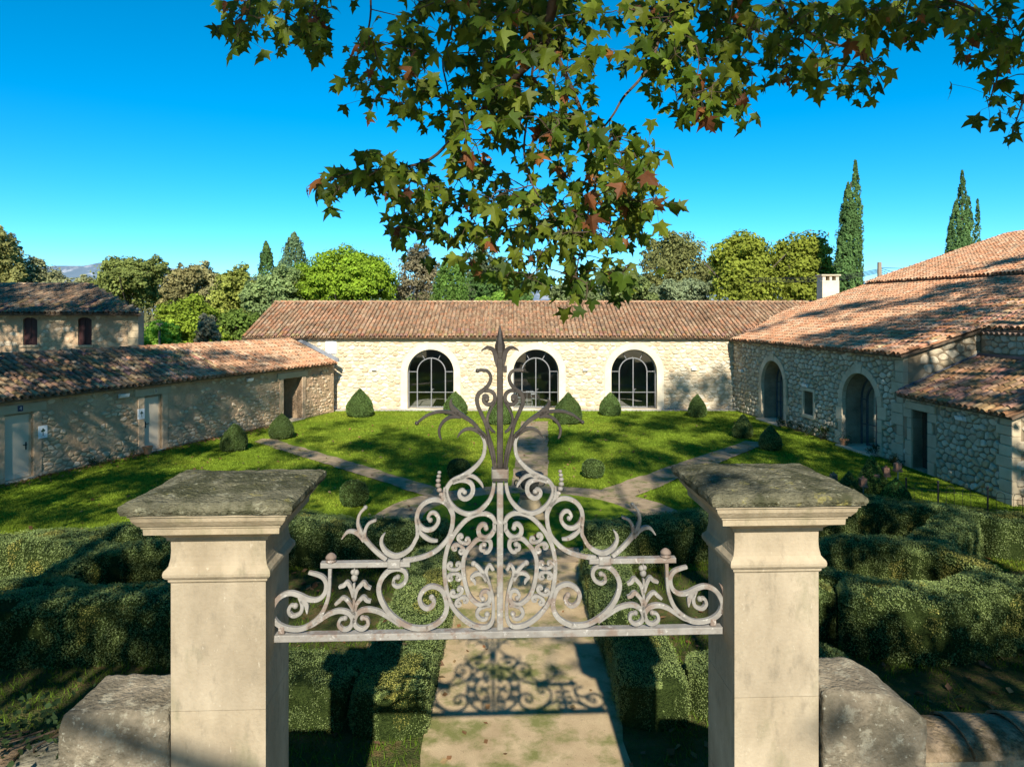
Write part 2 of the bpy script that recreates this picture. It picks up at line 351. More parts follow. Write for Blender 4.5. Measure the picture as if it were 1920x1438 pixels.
def rubble(fr, u0, u1, z0, z1, cw, ch, excl, relief, palette, material, parent, nparts=300, gap=.018, keep=None, seed=1, jit=.42, base=0.0):
    """irregular stones bedded in a wall; z1 may be a function of u"""
    rr = random.Random(seed); zt = z1 if callable(z1) else (lambda u, h=z1: h); zmax = max(zt(u0), zt(u1), zt((u0+u1)/2))
    nu = int((u1-u0)/cw)+1; nz = int((zmax-z0)/ch)+1; S = {}
    for j in range(-1, nz+1):
        for i in range(-1, nu+1):
            S[i, j] = (u0+(i+.5+(.5 if j % 2 else 0)+rr.uniform(-jit, jit))*cw, z0+(j+.5+rr.uniform(-jit, jit)*.9)*ch)
    asp = cw/ch; stones = []
    for j in range(nz):
        for i in range(nu):
            su, sz = S[i, j]
            if not (u0 < su < u1 and z0 < sz < zt(su)): continue
            if keep and not keep(su, sz, rr): continue
            poly = [(su-cw, sz-ch), (su+cw, sz-ch), (su+cw, sz+ch), (su-cw, sz+ch)]
            for dj in (-1, 0, 1):
                for di in (-2, -1, 0, 1, 2):
                    if (di or dj) and (i+di, j+dj) in S:
                        q = S[i+di, j+dj]; dx, dz = q[0]-su, (q[1]-sz)*asp*asp
                        poly = clip(poly, (su+q[0])/2, (sz+q[1])/2, dx, dz)
                        if len(poly) < 3: break
                if len(poly) < 3: break
            if len(poly) < 3: continue
            for (n_, a, b, c_, d_) in ((0, u0, 0, -1, 0), (0, u1, 0, 1, 0), (0, 0, z0, 0, -1)): poly = clip(poly, a, b, c_, d_) if len(poly) > 2 else poly
            if len(poly) < 3: continue
            bad = False
            def push(p):
                u, z = p
                for e in excl:
                    if e[0] == 'arch':
                        _, uc, r, zs, zb = e
                        if z > zs:
                            h = math.hypot(u-uc, z-zs)
                            if h < r: u, z = uc+(u-uc)*r/(h+1e-6), zs+(z-zs)*r/(h+1e-6)
                        elif z > zb and abs(u-uc) < r: u = uc+(r if u > uc else -r)
                    else:
                        _, a, b, c_, d_ = e
                        if a < u < b and c_ < z < d_:
                            m = min((u-a, 0), (b-u, 1), (z-c_, 2), (d_-z, 3))[1]
                            if m == 0: u = a
                            elif m == 1: u = b
                            elif m == 2: z = c_
                            else: z = d_
                return (u, min(z, zt(u)-.01))
            if push((su, sz)) != (su, min(sz, zt(su)-.01)): continue
            poly = [push(p) for p in poly]
            A = .5*abs(sum(poly[k][0]*poly[(k+1) % len(poly)][1]-poly[(k+1) % len(poly)][0]*poly[k][1] for k in range(len(poly))))
            if A < cw*ch*.12: continue
            cu = sum(p[0] for p in poly)/len(poly); cz = sum(p[1] for p in poly)/len(poly)
            ring = []
            for k in range(len(poly)):
                a = poly[k]; b = poly[(k+1) % len(poly)]
                ring += [(a[0]*.76+b[0]*.24, a[1]*.76+b[1]*.24), (a[0]*.24+b[0]*.76, a[1]*.24+b[1]*.76)]
            ring = [(cu+(p[0]-cu)*(1-gap/(math.hypot(p[0]-cu, p[1]-cz)+.02)), cz+(p[1]-cz)*(1-gap/(math.hypot(p[0]-cu, p[1]-cz)+.02))) for p in ring]
            n = len(ring); h = base+relief*rr.uniform(.45, 1.15); tl = rr.uniform(-.3, .3)*relief; tl2 = rr.uniform(-.3, .3)*relief
            V = [fr.P(p[0], p[1], -.012) for p in ring]
            V += [fr.P(cu+(p[0]-cu)*.95, cz+(p[1]-cz)*.95, base+(h-base)*.45) for p in ring]
            V += [fr.P(cu+(p[0]-cu)*.72, cz+(p[1]-cz)*.72, h+tl*(p[0]-cu)/cw+tl2*(p[1]-cz)/ch+rr.uniform(-.12, .12)*relief) for p in ring]
            V.append(fr.P(cu, cz, h*1.03))
            F = [(k, (k+1) % n, n+(k+1) % n, n+k) for k in range(n)]+[(n+k, n+(k+1) % n, 2*n+(k+1) % n, 2*n+k) for k in range(n)]+[(2*n+k, 2*n+(k+1) % n, 3*n) for k in range(n)]
            t = palette(cu, cz, rr); V = np.array(V)
            p = PX(V[-1]); inside = -30 < p[0] < 1950 and p[1] < 1440 and V[-1][1] > 1
            stones.append((sqrt(A)/V[-1][1] if inside else 0, V, F, t))
    stones.sort(key=lambda s: -s[0])
    for s in stones[:nparts]: part('stone', s[1], s[2], material, parent, np.broadcast_to(s[3], (len(s[1]), 3)))
    if len(stones) > nparts:
        mb = MB()
        for s in stones[nparts:]: mb.add(s[1], s[2], s[3])
        mb.build('rubble_stones', material, parent, kind='stuff')
def arch_ring(fr, uc, r, zs, w, o, material, parent, n=13, key=False, legs=True, zb=0.0, th=.08):
    """voussoirs and jamb blocks round an arched opening, each a piece"""
    da = pi/n
    for i in range(n):
        k = key and i == n//2; ww = w+(.09 if k else 0); oo = o+(.02 if k else R.uniform(-.004, .004))
        a0, a1 = da*i+.006, da*(i+1)-.006; tA = np.linspace(a0, a1, 4); V = []
        for off in (-th, oo):
            for rr_ in (r-.004, r+ww):
                for t in tA: V.append(fr.P(uc+rr_*cos(t), zs+rr_*sin(t), off))
        F = []
        for s in range(3):
            F += [(s, s+1, 4+s+1, 4+s), (8+s, 12+s, 12+s+1, 8+s+1), (s, 8+s, 8+s+1, s+1), (4+s, 4+s+1, 12+s+1, 12+s)]
        F += [(0, 4, 12, 8), (3, 11, 15, 7)]
        g = R.uniform(.90, 1.05); part('voussoir', V, F, material, parent, (g, g*.99, g*.97))
    if legs:
        for sd_ in (-1, 1):
            z = zb
            while z < zs-.02:
                h = min(R.uniform(.36, .55), zs-z)
                if zs-z-h < .2: h = zs-z
                ww = w+(R.choice((0, .0, .16, .24)) if legs == 'quoin' else 0); a = uc+sd_*(r-.004); b = uc+sd_*(r+ww); g = R.uniform(.90, 1.05)
                V, F = box_on(fr, min(a, b), max(a, b), z+.006, z+h-.006, -th, o+R.uniform(-.004, .006), .012)
                part('jamb_block', V, F, material, parent, (g, g*.99, g*.96)); z += h
def arch_window(fr, uc, r, zs, zb, inset, fm, root, ri_f=.61, hbar=.91, bw=.045, top_gap=0.0):
    """arched glazing with a double door under an inner arch"""
    w = thing_part('arched_window', root, fr.P(uc, zb, -inset))
    ri = r*ri_f; o0, o1 = -inset-.03, -inset+.03; rr_ = r-.03
    def bar(name, P, ww=bw, dd=0.0): 
        V, F = ribbon(fr, P, ww, o0-dd, o1+dd); return part(name, V, F, fm, w)
    outer = [(uc-rr_, zb), (uc-rr_, zs)]+list(map(tuple, arc(uc, zs, rr_, pi, 0, 25)[1:-1]))+[(uc+rr_, zs), (uc+rr_, zb)]
    bar('outer_frame', outer, bw)
    inner = [(uc-ri, zb), (uc-ri, zs)]+list(map(tuple, arc(uc, zs, ri, pi, 0, 21)[1:-1]))+[(uc+ri, zs), (uc+ri, zb)]
    bar('door_frame', inner, bw*1.25, .004)
    bar('meeting_stile', [(uc, zb+.02), (uc, zs+ri-.03)], bw*1.15, .008)
    g = .03
    for sd_ in (-1, 1):
        bar('side_rail', [(uc+sd_*(ri+g), zs+.02), (uc+sd_*(rr_-g), zs+.02)], bw*.8, -.004)
        bar('lower_rail', [(uc+sd_*(ri+g), hbar), (uc+sd_*(rr_-g), hbar)], bw*.8, -.004)
        bar('door_rail', [(uc+sd_*g, hbar), (uc+sd_*(ri-g), hbar)], bw*.8, -.006)
        bar('bottom_rail', [(uc+sd_*g, zb+.05), (uc+sd_*(ri-g), zb+.05)], bw*1.2, -.006)
    for an in (62, 118):
        a = radians(an); bar('radial_bar', [(uc+(ri+g)*cos(a), zs+(ri+g)*sin(a)), (uc+(rr_-g)*cos(a), zs+(rr_-g)*sin(a))], bw*.8, -.004)
    h = MB(); h.add(*box_on(fr, uc+.05, uc+.075, 1.0-.06+zb, 1.06+zb, o1, o1+.05)); h.add(*box_on(fr, uc+.05, uc+.16, 1.04+zb, 1.06+zb, o1+.035, o1+.055)); h.build('handle', fm, w)
    def pane(P):
        P = np.array(P); V = fr.P(P[:, 0], P[:, 1], np.full(len(P), -inset)); part('pane', V, [tuple(range(len(V)))], M['glass'], w)
    for sd_ in (-1, 1):
        pane([(uc+sd_*ri, zb), (uc+sd_*rr_, zb), (uc+sd_*rr_, hbar), (uc+sd_*ri, hbar)])
        pane([(uc+sd_*ri, hbar), (uc+sd_*rr_, hbar), (uc+sd_*rr_, zs), (uc+sd_*ri, zs)])
        pane([(uc, zb), (uc+sd_*ri, zb), (uc+sd_*ri, hbar), (uc, hbar)])
        pane([(uc, hbar), (uc+sd_*ri, hbar)]+[(uc+sd_*ri*cos(t), zs+ri*sin(t)) for t in np.linspace(0, pi/2, 9)])
    for a0, a1 in ((0, 62), (62, 118), (118, 180)):
        t = np.radians(np.linspace(a0, a1, 10)); pane([(uc+ri*cos(x), zs+ri*sin(x)) for x in t]+[(uc+rr_*cos(x), zs+rr_*sin(x)) for x in t[::-1]])
    return w
def thing_part(name, root, loc):
    o = bpy.data.objects.new(name, None); col.objects.link(o); o.parent = root; o.location = Vector(loc)-WL[root.name]; o.empty_display_size = .1
    WL[o.name] = Vector(loc); return o

def tile_template(r0=.092, r1=.078, ln=.46, th=.016, n=6, inv=False):
    V = []; F = []
    for (y, r, lift) in ((0, r0, .030), (ln, r1, .004)):
        for k in range(n+1):
            a = pi*k/n; V.append((r*cos(a), y, (r*sin(a)*.86+lift) if not inv else (-r*sin(a)*.7+.055+lift)))
    for k in range(n+1):
        a = pi*k/n; rr_ = r0-th; V.append((rr_*cos(a), 0.002, (rr_*sin(a)*.86+.026) if not inv else (-rr_*sin(a)*.7+.059+.03)))
    for k in range(n):
        F.append((k, n+1+k, n+2+k, k+1)); F.append((k, k+1, 2*(n+1)+k+1, 2*(n+1)+k))
    return np.array(V), F
TILE = tile_template(); PAN = tile_template(inv=True)
def roof(root, O, A, U, poly, tcol, nparts=300, pw=.235, pr=.37, mask=None, seed=3, deck=M['dark_soffit'], pans=True, jitter=1.0, ridge=None, name='roof'):
    """canal tiles over the polygon poly (u along the eave, s up the slope)"""
    O = np.asarray(O, float); A = np.asarray(A, float)/np.linalg.norm(A); U = np.asarray(U, float)/np.linalg.norm(U); Nn = np.cross(A, U)
    if Nn[2] < 0: Nn = -Nn
    r_ = np.random.default_rng(seed)
    pol = np.array(poly, float); us = pol[:, 0]; ss = pol[:, 1]
    dk = []; n = len(pol)
    for off in (-.015, -.09): dk += [O+A*p[0]+U*p[1]+Nn*off for p in pol]
    F = [tuple(range(n)), tuple(range(2*n-1, n-1, -1))]+[(i, (i+1) % n, n+(i+1) % n, n+i) for i in range(n)]
    rf = part(name, dk, F, deck, root)
    def inside(u, s):
        c = False; j = n-1
        for i in range(n):
            if ((pol[i, 1] > s) != (pol[j, 1] > s)) and (u < (pol[j, 0]-pol[i, 0])*(s-pol[i, 1])/(pol[j, 1]-pol[i, 1]+1e-12)+pol[i, 0]): c = not c
            j = i
        return c
    def place(T, uo, zo, isp):
        B = []
        nu = int((us.max()-us.min())/pw)+1; ns = int((ss.max()-ss.min())/pr)+1
        for i in range(nu):
            wob = r_.normal()*.010*jitter
            for j in range(ns):
                u = us.min()+(i+.5+uo)*pw; s = ss.min()+j*pr
                if not inside(u, s+.15) or (mask and not mask(u, s)): continue
                u2 = u+wob+r_.normal()*.007*jitter; s2 = s-.05+r_.normal()*.012*jitter
                B.append((u2, s2, r_.normal()*.022*jitter, r_.normal()*.014*jitter, zo+r_.uniform(0, .010)*jitter, tcol(u, s, r_)))
        return B
    covers = place(TILE, 0, .035, False)
    rows = []
    for (u, s, yaw, tl, zo, c_) in covers:
        p = O+A*u+U*s+Nn*zo; rows.append(p)
    P = np.array(rows); pix = PX(P); vis = (pix[:, 0] > -20) & (pix[:, 0] < 1940) & (pix[:, 1] > 300) & (P[:, 1] > 1)
    order = sorted(range(len(P)), key=lambda i: (0 if vis[i] else 1, P[i][1]))
    sel = set(order[:nparts])
    from mathutils import Matrix
    cache = {}
    def stuffmesh(items, T, nm):
        k = len(items)
        if not k: return
        TV, TF = T; nv = len(TV); V = np.empty((k, nv, 3)); cc = np.empty((k, nv, 3))
        for q, (u, s, yaw, tl, zo, c_) in enumerate(items):
            a = A*cos(yaw)+U*sin(yaw); b = U*cos(yaw)-A*sin(yaw); b2 = b*cos(tl)+Nn*sin(tl); n2 = Nn*cos(tl)-b*sin(tl)
            V[q] = O+A*u+U*s+Nn*zo+TV[:, :1]*a+TV[:, 1:2]*b2+TV[:, 2:]*n2; cc[q] = c_
        Fb = np.array(TF); Fa = (Fb[None]+np.arange(k)[:, None, None]*nv).reshape(-1, 4)
        part(nm, V.reshape(-1, 3), Fa, M['tile'], rf, cc.reshape(-1, 3), kind='stuff')
    for i in sel:
        u, s, yaw, tl, zo, c_ = covers[i]; key = tuple(round(float(x)*16) for x in c_)
        if key not in cache: cache[key] = mesh('tile', TILE[0], TILE[1], M['tile'], np.array(key)/16.0)
        a = A*cos(yaw)+U*sin(yaw); b = U*cos(yaw)-A*sin(yaw); b2 = b*cos(tl)+Nn*sin(tl); n2 = Nn*cos(tl)-b*sin(tl)
        m = Matrix(((a[0], b2[0], n2[0]), (a[1], b2[1], n2[1]), (a[2], b2[2], n2[2])))
        put('tile', cache[key], P[i], rf, m.to_euler())
    stuffmesh([covers[i] for i in range(len(covers)) if i not in sel], TILE, 'roof_tiles')
    if pans: stuffmesh(place(PAN, .5, -.035, True), PAN, 'channel_tiles')
    if ridge is not None:
        u0, u1, s = ridge; k = int((u1-u0)/.42); TV = TILE[0]*np.array([1.25, 1.0, 1.2])
        for q in range(k):
            u = u0+(q+.5)*(u1-u0)/k; p = O+A*u+U*s+Nn*.02; rt = Matrix(((U[0], -A[0], 0), (U[1], -A[1], 0), (0, 0, 1)))
            V = p+TV[:, :1]*np.array([U[0], U[1], 0])*1.0+(TV[:, 1:2]-.2)*A+TV[:, 2:]*np.array([0, 0, 1.0])
            part('ridge_tile', V, TILE[1], M['tile'], rf, np.broadcast_to(tcol(u, s, r_)*1.08, (len(V), 3)))
    return rf
def pal(cols, wts, var=.09, mix=.45):
    cols = np.array(cols); wts = np.array(wts, float)/sum(wts); mean = (cols*wts[:, None]).sum(0)
    def f(r_): return (cols[r_.choice(len(cols), p=wts)]*(1-mix)+mean*mix)*(1+r_.normal()*var)
    return f
ORANGE = (.60, .27, .14); SALMON = (.62, .36, .22); BUFF = (.56, .40, .25); BROWN = (.40, .235, .14); GREY = (.27, .21, .155); DARK = (.15, .115, .085); PALE = (.62, .48, .33)

# ------------------------------------------------------------------ the ground
def sheet(name, poly, z, material, kind='structure', rag=0.0, step=.25, seed=0):
    P = np.array(poly, float)
    if rag:
        out = []
        for i in range(len(P)):
            a = P[i]; b = P[(i+1) % len(P)]; k = max(1, int(np.linalg.norm(b-a)/step))
            for j in range(k): out.append(a+(b-a)*j/k)
        P = np.array(out); q = np.c_[P, np.zeros(len(P))]
        P = P+(np.stack([fbm(q, 1.6, seed), fbm(q, 1.6, seed+5)], 1)-.5)*2*rag+(np.stack([vnoise(q, 7, seed), vnoise(q, 7, seed+5)], 1)-.5)*rag*.6
    V = np.c_[P, np.full(len(P), z)]; o = part(name, V, [tuple(range(len(P)))], material)
    o['kind'] = kind; return o
sheet('ground', [(-900, -300), (900, -300), (900, 3500), (-900, 3500)], -.06, M['field'])
sheet('lawn', [(-16.8, 13.5), (15.5, 13.5), (15.0, 26), (12.3, 38.6), (-9.6, 38.6), (-16.3, 21)], 0.0, M['grass'])
sheet('bounce_gravel', [(-40, -30), (40, -30), (40, 4.6), (-40, 4.6)], -.02, M['gravel'])  # unseen ground added to bounce warm light onto the pillar fronts
sheet('parterre_ground', [(-20, 5.1), (20, 5.1), (20, 15.2), (9, 16.6), (3, 14.9), (-3, 14.9), (-8, 15.2), (-20, 14.2)], 0.006, M['litter_ground'], rag=.12)
CX, CY = .45, 18.25
ring = []
ringo = [(CX+4.0*cos(a), CY+3.35*sin(a)) for a in np.linspace(0, 2*pi, 60)[:-1]]
ringi = [(CX+2.75*cos(a), CY+2.45*sin(a)) for a in np.linspace(0, 2*pi, 44)[:-1]]
sheet('garden_path', [(-1.15, 4.3), (1.5, 4.3), (1.40, 9), (1.5, 15.4), (-1.1, 15.4), (-1.06, 9)], 0.012, M['gravel'], rag=.06, seed=3)
sheet('circular_path', ringo, 0.016, M['gravel_far'], rag=.10, seed=9)
sheet('far_path', [(-.05, 21.0), (1.05, 21.0), (1.75, 34.3), (.45, 34.3)], 0.020, M['gravel_far'], rag=.05, seed=13)
sheet('left_path', [(-2.2, 20.15), (-10.5, 28.9), (-10.4, 29.6), (-9.9, 29.5), (-1.8, 20.8)], 0.024, M['gravel_far'], rag=.10, seed=19)
sheet('right_path', [(2.6, 20.2), (2.3, 20.7), (9.6, 29.1), (10.3, 28.6), (3.2, 19.9)], 0.028, M['gravel_far'], rag=.08, seed=23)
sheet('circular_lawn', ringi, 0.032, M['grass'], rag=.05, seed=29)
def on_path(P):
    x, y = P[:, 0], P[:, 1]
    r = ((x-CX)/4.0)**2+((y-CY)/3.35)**2; ri = ((x-CX)/2.75)**2+((y-CY)/2.45)**2
    m = (r < 1) & (ri > 1)
    m |= (y > 20) & (y < 34.3) & (np.abs(x-(.5+(y-21)*.045)) < .62)
    def seg(a, b, w):
        a = np.array(a); b = np.array(b); d = b-a; L = np.linalg.norm(d); d = d/L; q = P[:, :2]-a; t = q@d
        return (t > 0) & (t < L) & (np.abs(q[:, 0]*d[1]-q[:, 1]*d[0]) < w)
    m |= seg((-1.9, 20.4), (-10, 29.4), .56); m |= seg((2.6, 20.2), (10, 29.0), .56)
    m |= (np.abs(x-.2) < 1.25) & (y < 15.4)
    return m

# ------------------------------------------------------------------ the barn at the back
def pal_cream(u, z, r):
    c = np.array(r.choice([(.68, .59, .44), (.73, .65, .50), (.62, .51, .36), (.76, .69, .56), (.66, .56, .41), (.60, .46, .31)])); return c*r.uniform(.90, 1.08)
def pal_grey(u, z, r):
    c = np.array(r.choice([(.56, .47, .34), (.62, .53, .39), (.50, .42, .31), (.66, .58, .45), (.54, .43, .28)])); return c*r.uniform(.88, 1.10)
def pal_warm(u, z, r):
    c = np.array(r.choice([(.58, .43, .27), (.62, .48, .32), (.50, .36, .23), (.66, .53, .38), (.54, .38, .25)])); return c*r.uniform(.88, 1.10)
fb = Fr(-14.35, 38.5, 12.6, 38.5)
barn = thing('stone_barn', 'long cream stone barn with three big arched glass doors across the back', 'building', (0, 38.5, 0))
wins = [(764, 851), (962, 1048), (1146, 1232)]; ops = []; ex = []
for a, b in wins:
    ua, ub = fb.ray(a), fb.ray(b); r = (ub-ua)/2; ops.append((ua, ub, .03, 3.27, True)); ex.append(('arch', (ua+ub)/2, r+.33, 3.27-r, -1))
su0, su1 = fb.ray(611), fb.ray(631); ex.append(('rect', su0-.03, su1+.03, 3.0, 3.75))
bw = wall(fb, fb.L, 3.9, ops, .55, M['mortar_pale'], barn)
rubble(fb, .05, fb.L-.05, .02, 3.72, .34, .20, ex, .050, pal_cream, M['stone'], bw, gap=.026, seed=4)
mb = MB(); mb.add(*box_on(fb, 0, fb.L, 3.72, 3.9, 0, .05)); mb.build('eaves_band', M['render_white'], barn)
for i, (a, b) in enumerate(wins):
    ua, ub = fb.ray(a), fb.ray(b); r = (ub-ua)/2; uc = (ua+ub)/2; zs = 3.27-r
    # plastered surround: one smooth band
    P = [(uc-r-.18, .02), (uc-r-.18, zs)]+list(map(tuple, arc(uc, zs, r+.18, pi, 0, 31)[1:-1]))+[(uc+r+.18, zs), (uc+r+.18, .02)]
    V, F = ribbon(fb, P, .365, -.02, .05); part('arch_surround', V, F, M['render_white'], barn)
    arch_window(fb, uc, r, zs, .04, .36, M['frame'], barn)
    mb = MB(); mb.add(*box_on(fb, ua-.1, ub+.1, -.02, .035, -.5, .14)); mb.build('door_sill', M['dressed'], barn)
sh = MB(); sh.add(*box_on(fb, su0, su1, 3.02, 3.72, .0, .05)); sv = sh.build('louvred_vent', M['white'], barn)
for k in range(6):
    z = 3.06+k*.11; V = [fb.P(u, zz, o) for (zz, o) in ((z, .09), (z+.085, .052), (z+.095, .052), (z+.01, .095)) for u in (su0+.03, su1-.03)]
    part('louvre', V, [(0, 1, 3, 2), (2, 3, 5, 4), (4, 5, 7, 6), (6, 7, 1, 0)], M['white'], sv)
mb = MB()
for v in (boxv(-14.3, -13.8, 39.05, 48, 0, 3.9), boxv(-14.3, 18.8, 47.5, 48, 0, 3.9), boxv(18.5, 19.0, 41.6, 47.5, 0, 3.9)): mb.add(v, BOXF)
# gable triangle of the left end
mb.add([(-14.3, 38.6, 3.9), (-14.3, 48, 3.9), (-14.3, 43.5, 5.72), (-13.8, 38.6, 3.9), (-13.8, 48, 3.9), (-13.8, 43.5, 5.72)], [(0, 1, 2), (3, 5, 4), (0, 2, 5, 3), (1, 4, 5, 2)])
mb.build('end_wall', M['mortar_pale'], barn)
part('interior_floor', boxv(-13.7, 12.2, 38.0, 47.4, -.02, .034), BOXF, M['floor'], barn)
part('interior_wall', boxv(-13.7, 12.2, 46.9, 47.3, .034, 3.8), BOXF, M['inner_wall'], barn)
f_or = pal([ORANGE, SALMON, BUFF, BROWN, GREY, PALE], [2, 2.2, 2.6, 2.0, 1.0, 1.4]); f_bf = pal([ORANGE, SALMON, BUFF, BROWN, GREY], [.6, 1.6, 2.6, 2.2, 1.0], .07)
def tc_back(u, s, r_):
    w = min(1, max(0, (u-3)/9)); return (f_or if r_.random() > w*.75 else f_bf)(r_)*(.72+.3*vnoise(np.array([[u, s*2, 1.0]]), .9, 3)[0])
slope_b = (43.5-38.2); rise_b = 5.86-3.93
Ub = np.array([0, slope_b, rise_b]); Sb = np.linalg.norm(Ub)
roof(barn, (-14.55, 38.2, 3.93), (1, 0, 0), Ub, [(0, 0), (27.6, 0), (33.6, Sb), (0, Sb)], tc_back, seed=5, ridge=(0, 33.2, Sb), pr=.36)
part('rear_roof', [(-14.5, 43.5, 5.80), (19.3, 43.5, 5.80), (19.3, 48.6, 3.9), (-14.5, 48.6, 3.9), (-14.5, 43.5, 5.70), (19.3, 43.5, 5.70), (19.3, 48.6, 3.8), (-14.5, 48.6, 3.8)], BOXF, M['tile'], barn, (.5, .33, .24))
def genoise(fr, u0, u1, z, o, root, c_=(.62, .42, .30)):
    """row of half tiles bedded under the eave, ends towards the court"""
    n = int((u1-u0)/.235); V = []; F = []; m = 6; base = 0
    for i in range(n):
        uc = u0+(i+.5)*(u1-u0)/n
        for off in (o, o-.25):
            for rr_ in (.10, .078):
                for k in range(m+1):
                    a = pi*k/m; V.append(fr.P(uc+rr_*cos(a), z+rr_*sin(a)*.85, off))
        q = m+1
        for k in range(m):
            F.append((base+k, base+k+1, base+q+k+1, base+q+k)); F.append((base+k, base+2*q+k, base+2*q+k+1, base+k+1)); F.append((base+q+k, base+q+k+1, base+3*q+k+1, base+3*q+k))
        base += 4*q
    part('eaves_tiles', V, F, M['tile'], root, c_, kind='stuff')
genoise(fb, 0, fb.L-.6, 3.80, .20, barn)

# ------------------------------------------------------------------ the wing on the right
wing = thing('stone_wing', 'tall tiled stone wing with two deep arched doorways along the right side of the court', 'building', (13, 31, 0))
fr_ = Fr(12.0, 38.5, 13.6, 24.55)
ops = []; ex = []; arches = []
for a, b in ((1430, 1472), (1582, 1648)):
    ua, ub = fr_.ray(a), fr_.ray(b); r = 1.12; uc = (ua+ub)/2
    arches.append((uc, r)); ops.append((uc-r, uc+r, .05, 2.97, True)); ex += [('arch', uc, r+.22, 2.97-r, -1)]
nu0, nu1 = fr_.ray(1509), fr_.ray(1527); ops.append((nu0, nu1, .85, 1.86, False)); ex.append(('rect', nu0-.10, nu1+.10, .72, 1.98))
ww = wall(fr_, fr_.L, 3.80, ops, .9, M['mortar_grey'], wing)
rubble(fr_, .02, fr_.L-.45, .02, 3.74, .30, .20, ex, .065, pal_grey, M['stone'], ww, gap=.022, seed=8)
for uc, r in arches:
    arch_ring(fr_, uc, r, 2.97-r, .26, .085, M['dressed'], wing, n=11, key=True, legs='quoin', zb=.05)
    arch_window(fr_, uc, r-.10, 2.97-r, .08, .68, M['frame_dark'], wing, bw=.05)
    part('reveal_stop', *box_on(fr_, uc-r, uc+r, .0, .075, -.85, .35), M['dressed'], wing)
rng_q = random.Random(3)
z = 0.0
while z < 3.75:      # quoins of the near corner
    h = min(rng_q.uniform(.28, .42), 3.78-z); w_ = rng_q.choice((.42, .62, .34)); g = rng_q.uniform(.85, 1.05)
    V, F = box_on(fr_, fr_.L-w_, fr_.L+.012, z+.006, z+h-.006, -.45, .085, .014); part('quoin', V, F, M['dressed'], wing, (g*.9, g*.9, g*.88)); z += h
for (a, b, c_, d_) in ((nu0-.14, nu0, .72, 1.98), (nu1, nu1+.14, .72, 1.98), (nu0, nu1, 1.86, 2.0), (nu0-.1, nu1+.1, .70, .85)):
    part('niche_surround', *box_on(fr_, a+.004, b-.004, c_, d_-.004, -.1, .09 if d_ < .9 else .082, .01), M['dressed'], wing)
part('niche_back', *box_on(fr_, nu0-.05, nu1+.05, .8, 1.9, -.6, -.36), M['mortar_grey'], wing)
# roof planes
sr = .33; csl = np.array([.993, .115, 0.0])   # away from the court, level
e_d = fr_.d
def rp(s, y):                      # a point of the big roof plane, s metres in from the wall line
    x = 12+.115*(38.5-y)+s; return np.array([x, y, 3.9+sr*s])
O = rp(-.28, 41.4); A_ = np.array([.115, -1, 0])/math.hypot(.115, 1)
U_ = np.array([1, .115, 0])/math.hypot(1, .115); U_ = np.array([U_[0], U_[1], sr*U_[0]*1.0]); 
Ul = np.linalg.norm(U_)
def us(s, y):
    """roof coordinates of the point s in, y deep"""
    p = rp(s, y)-O; return (float(p@A_), float((p-(p@A_)*A_)@(U_/Ul)))
f_r = pal([ORANGE, SALMON, BUFF, BROWN, GREY, PALE], [4.2, 3.4, 1.4, 1.2, .4, 1.1], mix=.35)
def tc_r(u, s, r_): return f_r(r_)
def valley_mask(u, s):
    p = O+A_*u+(U_/Ul)*s
    return not (p[1] > 38.1 and p[2] < 3.93+(p[1]-38.2)*.364+.10)
pA, pB, pC, pD = us(-.28, 41.3), us(8.95, 41.3), us(8.95, 14), us(2.45, 14)
roof(wing, O, A_, U_, [pA, pB, pC, pD, us(2.45, 24.35), us(-.28, 24.35)], tc_r, mask=valley_mask, seed=9, name='lower_roof')
O2 = rp(8.85, 41.3)+np.array([0, 0, .14])
O_, O = O, O2
roof(wing, O2, A_, U_, [(0, 0), (27, 0), (27, 9.6), (0, 9.6)], tc_r, nparts=0, seed=10, name='upper_roof')
O = O_
genoise(fr_, .3, fr_.L, 3.72, .16, wing, (.58, .36, .25))
# near gable wall and the taller block's wall
fg = Fr(13.6, 24.55, 16.25, 24.55)
def gz(u): return 3.86+sr*u
gw = wall(fg, fg.L, lambda u: gz(u)-.02, [], .5, M['mortar_grey'], wing, 'gable_wall')
rubble(fg, .5, fg.L, 2.4, lambda u: gz(u)-.06, .40, .26, [], .035, pal_grey, M['stone'], gw, seed=12, nparts=60, gap=.03)
fu = Fr(16.2, 24.5, 16.75, 13.5)
uw = wall(fu, fu.L, 4.70, [], .5, M['mortar_grey'], wing, 'upper_wall')
rubble(fu, .02, fu.L, 3.9, 4.55, .34, .22, [], .06, pal_grey, M['stone'], uw, seed=13, nparts=60)
genoise(fu, .1, fu.L, 4.55, .15, wing, (.45, .30, .22))
# inside of the wing seen through the arches
part('interior_floor', [(12.9, 38.2, .0), (19, 38.2, 0), (19, 24.9, 0), (14.4, 24.9, 0), (12.9, 38.2, .04), (19, 38.2, .04), (19, 24.9, .04), (14.4, 24.9, .04)], BOXF, M['floor'], wing)
part('interior_wall', boxv(19, 19.4, 24, 39, 0, 5.6), BOXF, M['inner_wall'], wing)
part('chimney', *bevbox(18.25, 19.25, 41.7, 42.5, 4.5, 7.15, .02), M['render_white'], wing)
ch = MB()
for bx in (boxv(18.27, 18.45, 41.72, 42.48, 7.15, 7.42), boxv(18.68, 18.82, 41.72, 42.48, 7.15, 7.42), boxv(19.05, 19.23, 41.72, 42.48, 7.15, 7.42), boxv(18.45, 19.05, 42.3, 42.48, 7.15, 7.419)): ch.add(bx, BOXF)
ch.build('chimney_vents', M['render_white'], wing)
part('chimney_cap', *bevbox(18.18, 19.32, 41.63, 42.57, 7.42, 7.5, .015), M['dressed'], wing)

